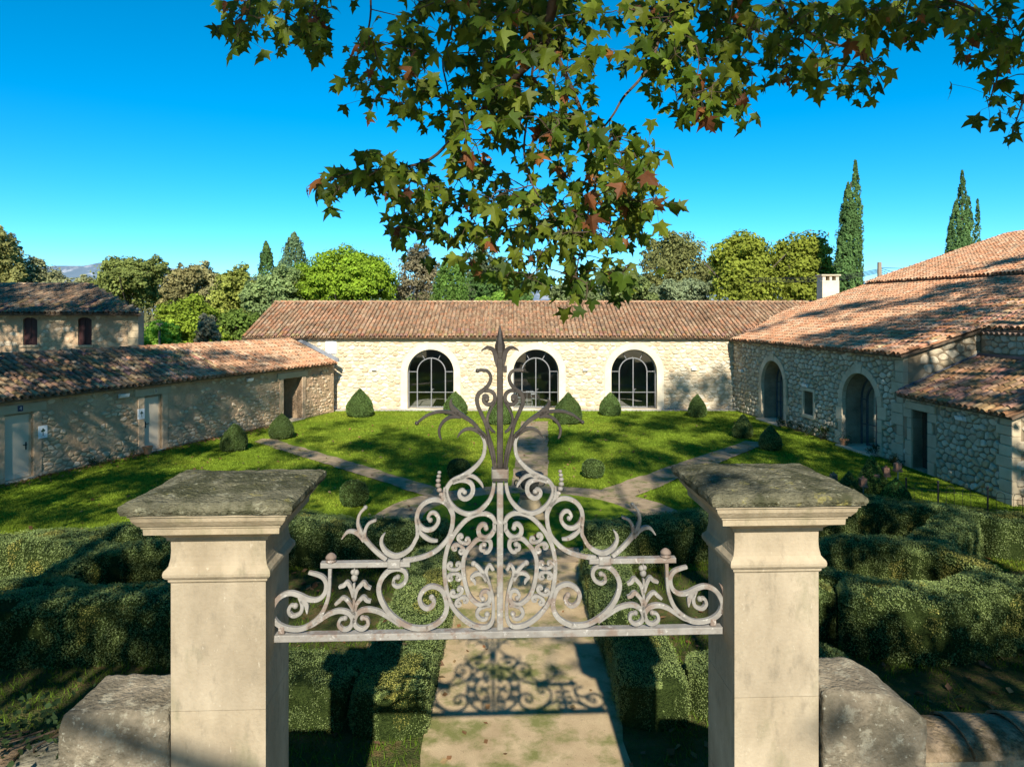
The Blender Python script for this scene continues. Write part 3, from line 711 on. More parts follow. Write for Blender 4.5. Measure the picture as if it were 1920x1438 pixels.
# ------------------------------------------------------------------ lean-to against the wing
lean = thing('stone_lean_to', 'low stone lean-to with dark plank door at the near end of the right wing', 'outbuilding', (14.5, 22, 0))
fl = Fr(13.52, 24.5, 13.72, 19.35)
du0, du1 = fl.ray(1722), fl.ray(1750); du0 = .55; du1 = 1.42
lw = wall(fl, fl.L, 2.52, [(du0, du1, .05, 2.02, False)], .6, M['mortar_grey'], lean)
ex = [('rect', du0-.38, du1+.42, -1, 2.26)]
rubble(fl, .02, fl.L-.5, .02, 2.5, .28, .20, ex, .065, pal_grey, M['stone'], lw, seed=15, gap=.022, nparts=230)
for sd_ in (0, 1):
    z = .02
    while z < 2.0:
        h = min(rng_q.uniform(.32, .5), 2.02-z)
        if 2.02-z-h < .18: h = 2.02-z
        w_ = rng_q.choice((.24, .36, .46)); g = rng_q.uniform(.85, 1.05); a, b = ((du0-w_, du0) if sd_ == 0 else (du1, du1+w_))
        V, F = box_on(fl, a, b, z+.006, z+h-.006, -.3, .07, .014); part('jamb_block', V, F, M['dressed'], lean, (g*.92, g*.9, g*.88)); z += h
part('lintel', *box_on(fl, du0-.35, du1+.38, 2.024, 2.27, -.3, .075, .014), M['dressed'], lean, (.9, .88, .85))
dr = thing_part('plank_door', lean, fl.P((du0+du1)/2, .05, -.32))
for k in range(5):
    a = du0+k*(du1-du0)/5; part('plank', *box_on(fl, a+.004, a+(du1-du0)/5-.004, .06, 2.01, -.36, -.32+R.uniform(-.004, .004), .006), M['wood_dark'], dr)
for z in (.4, 1.05, 1.7): part('ledge', *box_on(fl, du0+.03, du1-.03, z, z+.10, -.312, -.29, .006), M['wood_dark'], dr)
z = 0.0
while z < 2.45:
    h = min(rng_q.uniform(.26, .36), 2.48-z); w_ = rng_q.choice((.46, .62, .5)); g = rng_q.uniform(.92, 1.08)
    V, F = box_on(fl, fl.L-w_, fl.L+.012, z+.006, z+h-.006, -.4, .085, .016); part('quoin', V, F, M['dressed'], lean, (g, g*.98, g*.94)); z += h
fn = Fr(13.72, 19.35, 16.6, 19.25)
def lz(u): return 2.5+(3.76-2.5)*u/2.75
nw = wall(fn, fn.L, lambda u: lz(u)-.03, [], .5, M['mortar_grey'], lean, 'near_wall')
rubble(fn, .02, fn.L, .02, lambda u: lz(u)-.08, .36, .25, [], .06, pal_grey, M['stone'], nw, seed=16, nparts=20)
Al = np.array([.2, -5.15, 0]); Al /= np.linalg.norm(Al); Ol = np.array([13.25, 24.46, 2.46]); Ul_ = np.array([16.2-13.25, 0, 3.76-2.46])
f_l = pal([ORANGE, SALMON, BUFF, BROWN, GREY], [1.8, 2.1, 1.3, 2.6, 1.0], .08, .6)
roof(lean, Ol, Al, Ul_, [(0, 0), (5.35, 0), (5.35, 3.18), (0, 3.18)], lambda u, s, r_: f_l(r_)*.9, seed=17, nparts=300, pw=.25, pr=.36)
v0, F0 = tube([(13.35, 24.50, 2.60), (16.15, 24.50, 3.86)], .05, 6); part('end_flashing', v0, F0, M['zinc_dark'], lean)
part('wall_flashing', boxv(16.02, 16.24, 19.3, 24.42, 3.80, 3.88), BOXF, M['zinc_dark'], lean)
genoise(fl, .05, fl.L, 2.36, .12, lean, (.40, .27, .20))

# ------------------------------------------------------------------ low outbuilding on the left
left = thing('stone_outbuilding', 'long low tiled outbuilding with pale painted doors on the left side', 'outbuilding', (-13, 29, 0))
ff = Fr(-17.9, 16.25, -9.45, 37.6)
def LU(x): return ff.ray(x)
d1 = (LU(8), LU(62)); d2 = (LU(270), LU(303)); d3 = (LU(531), LU(566))
ops = [(d1[0], d1[1], .02, 2.12, False), (d2[0], d2[1], .05, 2.14, False), (d3[0], d3[1], .03, 2.10, False)]
lw2 = wall(ff, ff.L, 2.62, ops, .55, M['mortar_warm'], left)
ex = [('rect', a-.26, b+.26, -1, 2.45) for (a, b, *_r) in ops]
def keep_l(u, z, r):
    q = vnoise(np.array([[u, z*1.6, 3.0]]), .7, 4)[0]
    return r.random() < max(.50, .92-max(0, (z-.5)/.9)*.50)+(q-.5)*1.0
rubble(ff, .02, ff.L-.1, .02, 2.5, .25, .15, ex, .040, pal_warm, M['stone'], lw2, seed=20, gap=.022, keep=keep_l)
for (a, b, z0_, z1_, _a) in ops:
    for (p, q) in ((a-.27, a), (b, b+.27)):
        part('jamb', *box_on(ff, p, q-.002, 0, z1_, -.3, .04, .012), M['mortar_warm'], left, (1.12, 1.15, 1.2))
    part('lintel', *box_on(ff, a-.42, b+.42, z1_+.003, z1_+.28, -.3, .046, .012), M['dressed'], left, (.85, .82, .78))
    part('threshold', *box_on(ff, a-.05, b+.05, -.02, .045, -.5, .16, .012), M['dressed'], left)
for (a, b), hs_ in ((d1, 1), (d2, -1)):
    dd = thing_part('painted_door', left, ff.P((a+b)/2, 0, -.1)); top = 2.11
    part('door_frame', *ribbon(ff, [(a+.03, .05), (a+.03, top-.02), (b-.03, top-.02), (b-.03, .05)], .055, -.16, -.09), M['door'], dd, (.8, .78, .74))
    part('door_leaf', *box_on(ff, a+.06, b-.06, .055, top-.05, -.16, -.105, .004), M['door'], dd)
    hx = (b-.16) if hs_ > 0 else (a+.15); h = MB(); h.add(*box_on(ff, hx-.02, hx+.02, .92, 1.16, -.105, -.095)); h.add(*box_on(ff, hx-.012, hx+.012, 1.07, 1.095, -.095, -.05)); h.add(*box_on(ff, min(hx, hx-hs_*.12), max(hx, hx-hs_*.12), 1.07, 1.095, -.062, -.045)); h.build('door_handle', M['black'], dd)
# passage behind the open doorway
pz = MB(); a, b = d3
pz.add(*box_on(ff, a-.06, a-.0, 0, 2.6, -3.0, -.56)); pz.add(*box_on(ff, b+.0, b+.06, 0, 2.6, -1.4, -.56)); pz.build('passage_wall', M['mortar_warm'], left, )
part('passage_soffit', *box_on(ff, a-.1, b+.1, 2.3, 2.4, -3.0, -.56), M['dark_soffit'], left)
for k, (ua, ub, g_) in enumerate(((0, a-.9, 1), (b+.5, ff.L, 1))): part('rear_wall', *box_on(ff, ua, ub, 0, 3.4, -3.1, -2.8), M['mortar_warm'], left)
Af = ff.d; Uf = -ff.n*2.85+np.array([0, 0, 1.18]); Sf = np.linalg.norm(Uf)
f_lo = pal([ORANGE, SALMON, BUFF, BROWN, PALE], [3, 2.6, 1.8, 1.0, 1.3]); f_lg = pal([GREY, DARK, BROWN, BUFF], [3.0, 2.2, 2.4, .7], .08, .55)
def tc_l(u, s, r_):
    q = vnoise(np.array([[u, s*1.5, 0.0]]), .45, 8)[0]; w = min(1, max(0, (u-9.5)/5.5+(q-.5)*1.0)); return (f_lo if r_.random() < w else f_lg)(r_)
roof(left, ff.P(0, 2.60, .30), Af, Uf, [(-1, 0), (ff.L-.1, 0), (ff.L-.1, Sf), (-1, Sf)], tc_l, seed=21, ridge=(0, ff.L-.2, Sf), pw=.25, pr=.38)
mb = MB(); a = ff.P(ff.L-.06, 2.66, .30); b = a+Uf
d_ = ff.d*.14
mb.add([a, a+d_, b+d_, b, a+np.array([0, 0, .17]), a+d_+np.array([0, 0, .17]), b+d_+np.array([0, 0, .17]), b+np.array([0, 0, .17])], BOXF); mb.build('flashing', M['zinc'], left)
part('rear_roof', [ff.P(-1, 3.76, -2.55), ff.P(ff.L, 3.76, -2.55), ff.P(ff.L, 3.2, -4.0), ff.P(-1, 3.2, -4.0), ff.P(-1, 3.68, -2.55), ff.P(ff.L, 3.68, -2.55), ff.P(ff.L, 3.1, -4.0), ff.P(-1, 3.1, -4.0)], BOXF, M['tile'], left, (.4, .28, .2))

# ------------------------------------------------------------------ two storey house behind, left
house = thing('stone_house', 'two storey stone house with dark shuttered windows rising behind the low left outbuilding', 'house', (-24, 37, 0))
fh = Fr(-33, 34.0, -17.9, 34.0)
hw = []; ex = []
for (a, b) in ((43, 70), (146, 172)):
    ua, ub = fh.ray(a), fh.ray(b); hw.append((ua, ub, 3.72, 5.06, False)); ex.append(('rect', ua-.18, ub+.18, 3.5, 5.2))
hwall = wall(fh, fh.L, 5.28, hw, .5, M['mortar_warm'], house)
rubble(fh, 5, fh.L-.4, 3.0, 5.2, .34, .22, ex, .035, pal_warm, M['stone'], hwall, seed=30, nparts=150, keep=lambda u, z, r: r.random() < .55)
for (ua, ub, z0_, z1_, _a) in hw:
    cu = (ua+ub)/2; sw = thing_part('shuttered_window', house, fh.P(cu, z0_, 0))
    for sd_ in (0, 1):
        w_ = (ub-ua)/2; u_ = ua+sd_*w_; o_ = -.08
        V, F = box_on(fh, u_+.005, u_+w_-.005, z0_+.01, z1_-.03, o_-.04, o_, .006); part('shutter', V, F, M['shutter'], sw)
        for z in (3.95, 4.75): part('hinge_bar', *box_on(fh, u_+.03, u_+w_-.02, z, z+.05, o_, o_+.012), M['shutter'], sw)
    part('window_sill', *box_on(fh, ua-.12, ub+.12, z0_-.10, z0_, -.1, .09, .01), M['dressed'], sw, (.8, .75, .7))
    P = arc(cu, z1_-.55, .62, radians(135), radians(45), 9)
    part('segmental_lintel', *ribbon(fh, P, .16, -.02, .03), M['dressed'], sw, (.7, .62, .55))
z = 2.6
while z < 5.25:
    h = min(.36, 5.27-z); w_ = R.choice((.3, .5)); part('quoin', *box_on(fh, fh.L-w_, fh.L+.012, z+.006, z+h-.006, -.4, .05, .014), M['dressed'], house, (.8, .75, .68)); z += h
part('side_wall', [(-18.4, 34.5, 0), (-17.95, 34.5, 0), (-22.6, 42, 0), (-23.1, 42, 0), (-18.4, 34.5, 5.1), (-17.95, 34.5, 5.1), (-22.6, 42, 5.1), (-23.1, 42, 5.1)], BOXF, M['mortar_warm'], house)
f_h = pal([GREY, DARK, BROWN, BUFF], [3, 1.8, 2.2, 1.0])
rid = 38.6
roof(house, (-33.2, 33.6, 5.22), (1, 0, 0), (0, rid-33.6, 1.55), [(0, 0), (15.65, 0), (10.3, 5.235), (0, 5.235)], lambda u, s, r_: f_h(r_), seed=31, nparts=150, ridge=(0, 10.2, 5.22), pw=.25)
part('hip_roof', [(-17.55, 33.6, 5.20), (-23.0, 42.6, 5.20), (-22.9, rid, 6.76), (-17.55, 33.6, 5.12), (-23.0, 42.6, 5.12), (-22.9, rid, 6.66)], [(0, 1, 2), (3, 5, 4), (0, 3, 4, 1), (1, 4, 5, 2), (2, 5, 3, 0)], M['tile'], house, (.3, .24, .19))
part('rear_roof', [(-33.2, rid, 6.74), (-22.9, rid, 6.74), (-23.0, 42.6, 5.2), (-33.2, 42.6, 5.2), (-33.2, rid, 6.6), (-22.9, rid, 6.6), (-23.0, 42.6, 5.1), (-33.2, 42.6, 5.1)], BOXF, M['tile'], house, (.3, .24, .19))
genoise(fh, 5, fh.L, 5.12, .16, house, (.35, .25, .19))

# ------------------------------------------------------------------ small things fixed to the walls
def wall_lamp(fr, px, pz, label, w=.26, z=None):
    u = fr.ray(px); z = fr.zat(u, pz) if z is None else z
    t = thing('wall_lamp', label, 'wall lamp', tuple(fr.P(u, z, .0)), 'white wall lamps')
    V = [fr.P(u+a, z+b, o) for (a, b, o) in ((-w/2, .09, .06), (w/2, .09, .06), (w/2, .09, .20), (-w/2, .09, .20), (-w/2, -.06, .06), (w/2, -.06, .06), (w/2, -.02, .17), (-w/2, -.02, .17))]
    part('lamp_shade', V, [(0, 1, 2, 3), (4, 7, 6, 5), (0, 4, 5, 1), (1, 5, 6, 2), (2, 6, 7, 3), (3, 7, 4, 0)], M['white'], t)
    part('bracket', *box_on(fr, u-.05, u+.05, z-.04, z+.07, -.02, .065), M['white'], t)
wall_lamp(fb, 702, 693, 'small white wall lamp on the cream barn left of the leftmost arched door')
wall_lamp(fb, 1097, 694, 'small white wall lamp on the cream barn between the middle and right arched doors')
wall_lamp(fb, 1300, 693, 'small white wall lamp on the cream barn right of the rightmost arched door')
wall_lamp(fr_, 1393, 696, 'white wall lamp on the right wing near the shaded inner corner')
wall_lamp(fr_, 1514, 724, 'white wall lamp above the small niche of the right wing', .34)
wall_lamp(fl, 1808, 786, 'white wall lamp on the lean-to right of the dark plank door', .36)
wall_lamp(ff, 228, 743, 'white wall lamp between the two pale doors of the left outbuilding', .36)
wall_lamp(ff, 465, 713, 'sunlit white wall lamp left of the open doorway of the left outbuilding', .3)
t = thing('security_camera', 'small white security camera under the eave end of the left outbuilding', 'camera', tuple(fb.P(fb.ray(628), 2.35, .1)))
p = fb.P(fb.ray(626), 2.33, .22); part('housing', *tube([p, p+np.array([.06, -.22, -.08])], .055, 8), M['white'], t); part('arm', *tube([fb.P(fb.ray(628), 2.45, 0), p], .02, 6), M['white'], t)
def plaque(fr, px, z, w, h, label):
    u = fr.ray(px); t = thing('wall_plaque', label, 'sign', tuple(fr.P(u, z, 0)), 'white plaques beside the pale doors')
    part('plate', *box_on(fr, u-w/2, u+w/2, z-h/2, z+h/2, .0, .055, .004), M['white'], t, (1.05, 1.07, 1.08))
    e = MB(); o = .058
    def q(P): e.add([fr.P(u+a*w, z+b*h, o) for a, b in P], [tuple(range(len(P)))])
    q([(-.03, -.26), (.03, -.26), (.04, .02), (-.04, .02)]); q([(-.10, -.27), (.10, -.27), (.07, -.23), (-.07, -.23)])
    for cx, cz, rr_ in ((-.14, .08, .10), (.14, .10, .10), (0, .20, .12), (-.02, .07, .10)):
        q([(cx+rr_*cos(a_)*(1+.25*sin(5*a_)), cz+rr_*sin(a_)*w/h) for a_ in np.linspace(0, 2*pi, 12)[:-1]]); o += .0012
    q([(-.25, -.36), (.25, -.36), (.25, -.34), (-.25, -.34)]); e.build('emblem', M['emblem'], t)
    return t
plaque(ff, 78.5, 1.42, .30, .40, 'white plaque with a dark plant emblem right of the nearer pale door')
plaque(ff, 263.5, 1.50, .27, .38, 'white plaque with a dark plant emblem left of the farther pale door')
def number(fr, px, z, s, pm, tm, label, w=.16):
    u = fr.ray(px); t = thing('door_number', label, 'number plate', tuple(fr.P(u, z, .05)), 'number plates over the pale doors')
    part('plate', *box_on(fr, u-w/2, u+w/2, z-.09, z+.09, .04, .066, .003), pm, t)
    cu = bpy.data.curves.new('numeral', 'FONT'); cu.body = s; cu.size = .16; cu.align_x = 'CENTER'; cu.align_y = 'CENTER'
    ob = bpy.data.objects.new('numeral', cu); col.objects.link(ob); me = bpy.data.meshes.new_from_object(ob.evaluated_get(bpy.context.evaluated_depsgraph_get())); bpy.data.objects.remove(ob)
    me.materials.clear(); me.materials.append(tm); at = me.color_attributes.new('tint', 'FLOAT_COLOR', 'POINT'); at.data.foreach_set('color', [1.0]*4*len(me.vertices))
    put('numeral', me, fr.P(u, z, .069), t, (pi/2, 0, fr.ang()))
number(ff, 36, 2.27, '4', M['plate_blue'], M['white'], 'dark blue number plate over the nearer pale door on the left')
number(ff, 290, 2.29, '5', M['dressed'], M['plate_blue'], 'pale number plate over the farther pale door on the left', .15)

# ------------------------------------------------------------------ clipped hedges and topiary
def foliage_tint(P, base, seed, var=.16, f=2.0, warm=(.10, .05, 0)):
    q = fbm(P, f, seed)[:, None]; r = rng.normal(size=(len(P), 1))*var
    c = np.array(base)[None]*(1+(q-.5)*.7+r)+np.array(warm)[None]*np.maximum(0, q-.5)*.5
    return np.clip(c, .004, 1)
BOXG = (.20, .255, .085)
SEC = []
for k in range(41):
    a = pi*k/40; c, s = cos(a), sin(a); SEC.append((math.copysign(abs(c)**.24, c)*.5, abs(s)**.26))
SEC = np.array(SEC)
def hedge(label, pts, w, h, dens=2600, size=.034, closed=False, seed=1, base=BOXG, group='clipped box hedges of the parterre', bulge=.14):
    P = np.array(pts, float)
    if closed: P = np.vstack([P, P[:1]])
    C0 = crom(P, 10) if not closed else crom(np.vstack([P[-2:-1], P, P[1:2]]), 10)[10:-10]
    sl = np.r_[0, np.cumsum(np.linalg.norm(np.diff(C0, axis=0), axis=1))]; L = sl[-1]; n = max(6, int(L/.09))
    S = np.linspace(0, L, n+1); cx = np.interp(S, sl, C0[:, 0]); cy = np.interp(S, sl, C0[:, 1])
    tx = np.gradient(cx); ty = np.gradient(cy); tl = np.hypot(tx, ty); nx, ny = -ty/tl, tx/tl
    e = np.ones(n+1)
    if not closed:
        dd = np.minimum(S, L-S)/(.22); e = np.where(dd < 1, np.sqrt(np.clip(1-(1-dd)**2, .02, 1)), 1)
    def surf(si, ph):
        i = np.clip(si, 0, L); X = np.interp(i, S, cx); Y = np.interp(i, S, cy); Nx = np.interp(i, S, nx); Ny = np.interp(i, S, ny); E = np.interp(i, S, e)
        k = ph*40; a = np.interp(k, np.arange(41), SEC[:, 0]); z = np.interp(k, np.arange(41), SEC[:, 1])
        Z = z*h*(.9+.1*E); A = a*w*E; B = np.stack([X+Nx*A, Y+Ny*A, Z], -1)
        oa = np.where(z > .93, 0.25, 1.0)*np.sign(a); on = np.stack([Nx*oa*(z < .985), Ny*oa*(z < .985), (z > .8)*1.0], -1); on /= np.linalg.norm(on, axis=-1)[..., None]+1e-6
        d = (fbm(B, 1.5, seed)-.5)*bulge*1.25+(vnoise(B, 6, seed+3)-.5)*.05+(vnoise(B, 14, seed+4)-.5)*.03
        return B+on*d[..., None], on
    ph = np.linspace(0, 1, 25); SI, PH = np.meshgrid(S, ph, indexing='ij'); V, _ = surf(SI, PH); V = V.reshape(-1, 3); m = 25
    F = np.array([(i*m+k, i*m+k+1, (i+1)*m+k+1, (i+1)*m+k) for i in range(n) for k in range(m-1)])
    F = [tuple(f) for f in F]+[tuple(range(m-1, -1, -1)), tuple(range(n*m, n*m+m))]
    t = thing('box_hedge', label, 'hedge', (float(cx[n//2]), float(cy[n//2]), 0), group)
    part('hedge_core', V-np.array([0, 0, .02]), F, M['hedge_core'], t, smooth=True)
    per = w+2*h*.93; N = int(L*per*dens*1.45); size = size*.82; s = rng.uniform(0, L, N)
    if not closed:
        ne = min(N//4, int(w*h*dens*2.0)); ee = .22*(1-np.sqrt(1-rng.uniform(.15, 1, ne)**2)); s[:ne] = np.where(rng.random(ne) < .5, ee, L-ee)
    lens = np.r_[0, np.cumsum(np.hypot(np.diff(SEC[:, 0])*w, np.diff(SEC[:, 1])*h))]; p = np.interp(rng.uniform(0, lens[-1], N), lens, np.linspace(0, 1, 41))
    Q, on = surf(s, p); Q = Q+on*rng.uniform(-.015, .045, (N, 1)); hole = fbm(Q, 3.0, seed+8) > .30; Q = Q[hole]; on = on[hole]
    V, F = cards(Q, on, size, 1.0, quad=False); ti = foliage_tint(Q, base, seed)
    up = (on[:, 2] > .7)[:, None]; ti = ti*np.where(vnoise(Q, 2.2, seed+9)[:, None] > .74, np.array([1.25, .95, .7]), 1.0)*np.where(up, 1.1, 1.0)  # sunlight on the hedge tops put into the leaf colour
    part('foliage', V, F, M['hedge'], t, np.repeat(ti, 3, 0), kind='stuff'); return t
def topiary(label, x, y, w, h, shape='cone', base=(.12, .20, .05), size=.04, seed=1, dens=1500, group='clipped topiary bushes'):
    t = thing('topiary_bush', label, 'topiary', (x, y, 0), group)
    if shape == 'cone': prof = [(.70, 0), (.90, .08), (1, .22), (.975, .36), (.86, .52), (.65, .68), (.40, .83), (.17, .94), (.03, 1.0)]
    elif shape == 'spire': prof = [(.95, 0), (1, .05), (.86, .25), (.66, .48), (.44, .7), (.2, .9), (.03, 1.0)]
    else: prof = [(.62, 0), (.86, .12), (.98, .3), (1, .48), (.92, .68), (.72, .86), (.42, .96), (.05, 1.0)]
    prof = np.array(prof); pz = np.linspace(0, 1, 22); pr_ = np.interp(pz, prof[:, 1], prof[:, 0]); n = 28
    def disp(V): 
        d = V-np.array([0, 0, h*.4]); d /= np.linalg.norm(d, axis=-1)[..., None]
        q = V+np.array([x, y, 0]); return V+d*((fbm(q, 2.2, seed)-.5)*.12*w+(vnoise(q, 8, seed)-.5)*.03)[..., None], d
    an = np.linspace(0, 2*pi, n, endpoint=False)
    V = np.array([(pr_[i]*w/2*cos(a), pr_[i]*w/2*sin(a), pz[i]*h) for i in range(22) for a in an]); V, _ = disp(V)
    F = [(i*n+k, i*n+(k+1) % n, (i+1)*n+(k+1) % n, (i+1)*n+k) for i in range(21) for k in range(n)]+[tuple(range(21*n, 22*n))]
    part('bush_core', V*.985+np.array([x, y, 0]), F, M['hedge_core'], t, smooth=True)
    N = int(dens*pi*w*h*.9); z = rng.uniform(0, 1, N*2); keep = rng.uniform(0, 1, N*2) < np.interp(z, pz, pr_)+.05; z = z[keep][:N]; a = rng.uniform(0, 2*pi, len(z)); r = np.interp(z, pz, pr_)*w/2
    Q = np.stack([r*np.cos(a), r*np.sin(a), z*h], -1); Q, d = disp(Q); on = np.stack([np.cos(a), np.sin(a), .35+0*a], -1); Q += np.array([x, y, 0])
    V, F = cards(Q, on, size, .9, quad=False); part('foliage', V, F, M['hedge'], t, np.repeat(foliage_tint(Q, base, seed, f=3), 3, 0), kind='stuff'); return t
def bush_px(label, px, yb, wpx, hpx, shape='cone', **k):
    x, y = G(px, yb); s = y/FPX; return topiary(label, x, y+wpx*s*.25, wpx*s, hpx*s, shape, seed=int(px), **k)
bush_px('large pointed topiary bush left of the leftmost arched door, in full sun', 672, 783, 51, 53)
bush_px('pointed topiary bush hiding the right foot of the leftmost arched door', 853, 779, 46, 44)
bush_px('pointed topiary bush standing behind the iron spear of the gate', 938, 797, 50, 54)
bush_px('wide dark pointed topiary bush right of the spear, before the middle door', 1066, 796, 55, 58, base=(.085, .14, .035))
bush_px('rounded topiary bush in front of the left foot of the rightmost arched door', 1146, 780, 42, 44)
bush_px('narrow pointed topiary bush on the lawn right of the three arched doors', 1310, 783, 35, 43)
bush_px('egg shaped topiary bush at the far side of the end of the right path', 1396, 822, 38, 44, base=(.15, .21, .06))
bush_px('egg shaped topiary bush at the near side of the end of the right path', 1449, 845, 42, 47, base=(.15, .21, .06))
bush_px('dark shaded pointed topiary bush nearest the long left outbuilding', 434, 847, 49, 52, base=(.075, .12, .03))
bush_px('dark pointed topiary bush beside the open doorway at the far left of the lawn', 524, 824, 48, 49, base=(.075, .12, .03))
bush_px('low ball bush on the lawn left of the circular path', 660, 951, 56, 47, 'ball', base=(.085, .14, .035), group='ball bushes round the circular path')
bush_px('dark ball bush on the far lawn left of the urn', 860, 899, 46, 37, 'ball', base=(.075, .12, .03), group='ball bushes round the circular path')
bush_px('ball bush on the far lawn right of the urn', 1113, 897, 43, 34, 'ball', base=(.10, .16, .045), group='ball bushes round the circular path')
x, y = G(1645, 952); topiary('largest cone bush right of the right pillar behind the clay pot stakes', x, y+.3, 1.15, 1.36, 'spire', base=(.13, .22, .04), seed=71, size=.035)
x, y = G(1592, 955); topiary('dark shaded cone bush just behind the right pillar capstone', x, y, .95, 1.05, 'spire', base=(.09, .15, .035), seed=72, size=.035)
x, y = G(1676, 958); topiary('rounded bright bush under the two clay pots right of the large cone bush', x, y-.1, .75, .95, 'cone', base=(.11, .25, .05), seed=73, size=.035)
topiary('small cone bush inside the right ring hedge', 6.5, 12.3, .55, .62, 'spire', base=(.06, .105, .03), seed=74, size=.03, dens=2500)
topiary('small cone bush inside the left ring hedge', -6.1, 12.3, .55, .62, 'spire', base=(.08, .12, .04), seed=75, size=.03, dens=2500)

def ell(cx, cy, rx, ry, n=14): return [(cx+rx*cos(2*pi*k/n), cy+ry*sin(2*pi*k/n)) for k in range(n)]
hedge('low box hedge along the right side of the path under the gate', [(1.83, 8.95), (1.84, 10.5), (1.78, 12.5), (1.78, 14.2)], .86, .60, 3600, .024, seed=41, bulge=.07)
hedge('low box hedge along the left side of the path under the gate', [(-1.55, 8.75), (-1.56, 10.5), (-1.52, 12.5), (-1.5, 14.3)], .92, .60, 3600, .024, seed=42, bulge=.07)
hedge('low box hedge crossing behind the right pillar nearest the camera', [(2.35, 9.55), (3.3, 9.6), (4.6, 9.75)], .85, .58, 3400, .024, seed=43, bulge=.08)
hedge('low box hedge crossing behind the left pillar nearest the camera', [(-2.0, 9.35), (-3.0, 9.5), (-4.5, 9.7)], .95, .60, 3400, .024, seed=44, bulge=.08)
hedge('wavy box hedge at the far edge of the right parterre', [(1.55, 14.75), (3.5, 15.3), (5.5, 16.3), (7.3, 16.9), (8.8, 16.7), (10.0, 15.9), (11.5, 15.3), (14.5, 14.6)], .95, .86, 1900, .034, seed=45)
hedge('wavy box hedge at the far edge of the left parterre', [(-1.3, 14.9), (-3.2, 15.0), (-5.0, 15.2), (-7.0, 14.8), (-9.0, 14.2), (-12, 13.5)], .95, .86, 1900, .034, seed=46)
hedge('short bumpy box hedge behind the left pillar on the lawn edge', [(-5.4, 16.6), (-4.4, 16.2), (-3.6, 15.95)], .75, .62, 1900, .034, seed=47)
hedge('oval ring of box hedge on the right with a cone bush inside', ell(6.75, 12.6, 1.50, 1.22), .46, .88, 2300, .032, closed=True, seed=48, bulge=.09)
hedge('oval ring of box hedge on the left with a cone bush inside', ell(-6.5, 12.5, 1.35, 1.2), .46, .88, 2300, .032, closed=True, seed=49, bulge=.09)
hedge('diagonal box hedge running from the right ring to the far hedge', [(7.5, 13.2), (8.6, 14.3), (9.9, 15.6)], .85, .87, 2100, .034, seed=50)
hedge('diagonal box hedge running from the left ring towards the lawn', [(-7.3, 13.0), (-8.2, 13.6), (-9.4, 14.0)], .8, .87, 2100, .034, seed=51)
hedge('long thick box hedge in the foreground right of the right pillar', [(5.2, 11.35), (6.4, 11.1), (8.0, 11.45), (9.4, 11.2), (11.5, 10.9)], .95, .93, 2500, .033, seed=52, bulge=.17)
hedge('long thick box hedge in the foreground left of the left pillar', [(-4.6, 11.0), (-5.8, 11.1), (-7.2, 11.0), (-8.6, 10.7), (-11.5, 10.4)], .95, .93, 2500, .033, seed=53, bulge=.17)
hedge('box hedge spur coming towards the camera beside the right pillar', [(4.7, 12.9), (4.72, 12.0), (4.78, 11.15)], .85, .90, 2500, .032, seed=54, bulge=.12)
hedge('box hedge spur curving behind the left pillar', [(-4.9, 12.6), (-4.6, 11.8), (-4.5, 10.9)], .80, .88, 2500, .032, seed=55, bulge=.12)
hedge('tapering box hedge leaving the right ring towards the right', [(7.6, 12.1), (8.2, 11.9), (8.9, 11.7)], .6, .80, 2300, .032, seed=56)
hedge('box hedge leaving the left ring towards the left edge', [(-7.5, 11.9), (-8.6, 11.6), (-10.5, 11.5)], .6, .84, 2300, .032, seed=57)

# ------------------------------------------------------------------ grass, leaves on the ground
def grass_field():
    N = 330000; x = rng.uniform(-17, 15.5, N); y = 14.5+24.0*rng.uniform(0, 1, N)**1.35; P = np.stack([x, y, 0*x], -1)
    ok = (x > -17.6+(y-16.5)*.396+.1) & (x < 12+.115*(38.5-y)-.1) & (y < 38.3) & ~on_path(P)
    ok &= (np.abs(x/y) < .76)
    P = P[ok]; N = len(P); h = rng.uniform(.025, .06, N); a = rng.uniform(0, 2*pi, N); w = .006+P[:, 1]*.0004
    d = np.stack([np.cos(a)*w, np.sin(a)*w, 0*a], -1); tip = P+np.stack([rng.normal(size=N)*.02, rng.normal(size=N)*.02, h], -1)
    V = np.stack([P-d, P+d, tip], 1).reshape(-1, 3)
    q = fbm(P, .6, 3)[:, None]; q2 = vnoise(P, 3, 5)[:, None]; t = np.array([(.165, .24, .026)])*(.75+.5*q2)+np.array([(.10, .07, .012)])*np.maximum(0, q-.42)*2.2
    t *= rng.uniform(.7, 1.35, (N, 1)); o = part('grass_blades', V, np.arange(3*N).reshape(-1, 3), M['blade'], None, np.repeat(t, 3, 0)); o['kind'] = 'stuff'; tag(o, 'short mown grass of the courtyard lawn', 'grass')
    N = 60000; x = rng.uniform(-12, 12, N); y = rng.uniform(7.5, 16, N); P = np.stack([x, y, 0*x], -1); q = fbm(P, .8, 9)
    ok = (q > .47) & ((x < -1.1) | (x > 1.5)); P = P[ok]; N = len(P); h = rng.uniform(.04, .13, N); a = rng.uniform(0, 2*pi, N); w = .008
    d = np.stack([np.cos(a)*w, np.sin(a)*w, 0*a], -1); tip = P+np.stack([rng.normal(size=N)*.05, rng.normal(size=N)*.05, h], -1); V = np.stack([P-d, P+d, tip], 1).reshape(-1, 3)
    t = np.array([(.11, .18, .02)])*rng.uniform(.5, 1.3, (N, 1)); o = part('rough_grass', V, np.arange(3*N).reshape(-1, 3), M['blade'], None, np.repeat(t, 3, 0)); o['kind'] = 'stuff'; tag(o, 'rough grass growing between the parterre hedges', 'grass')
grass_field()
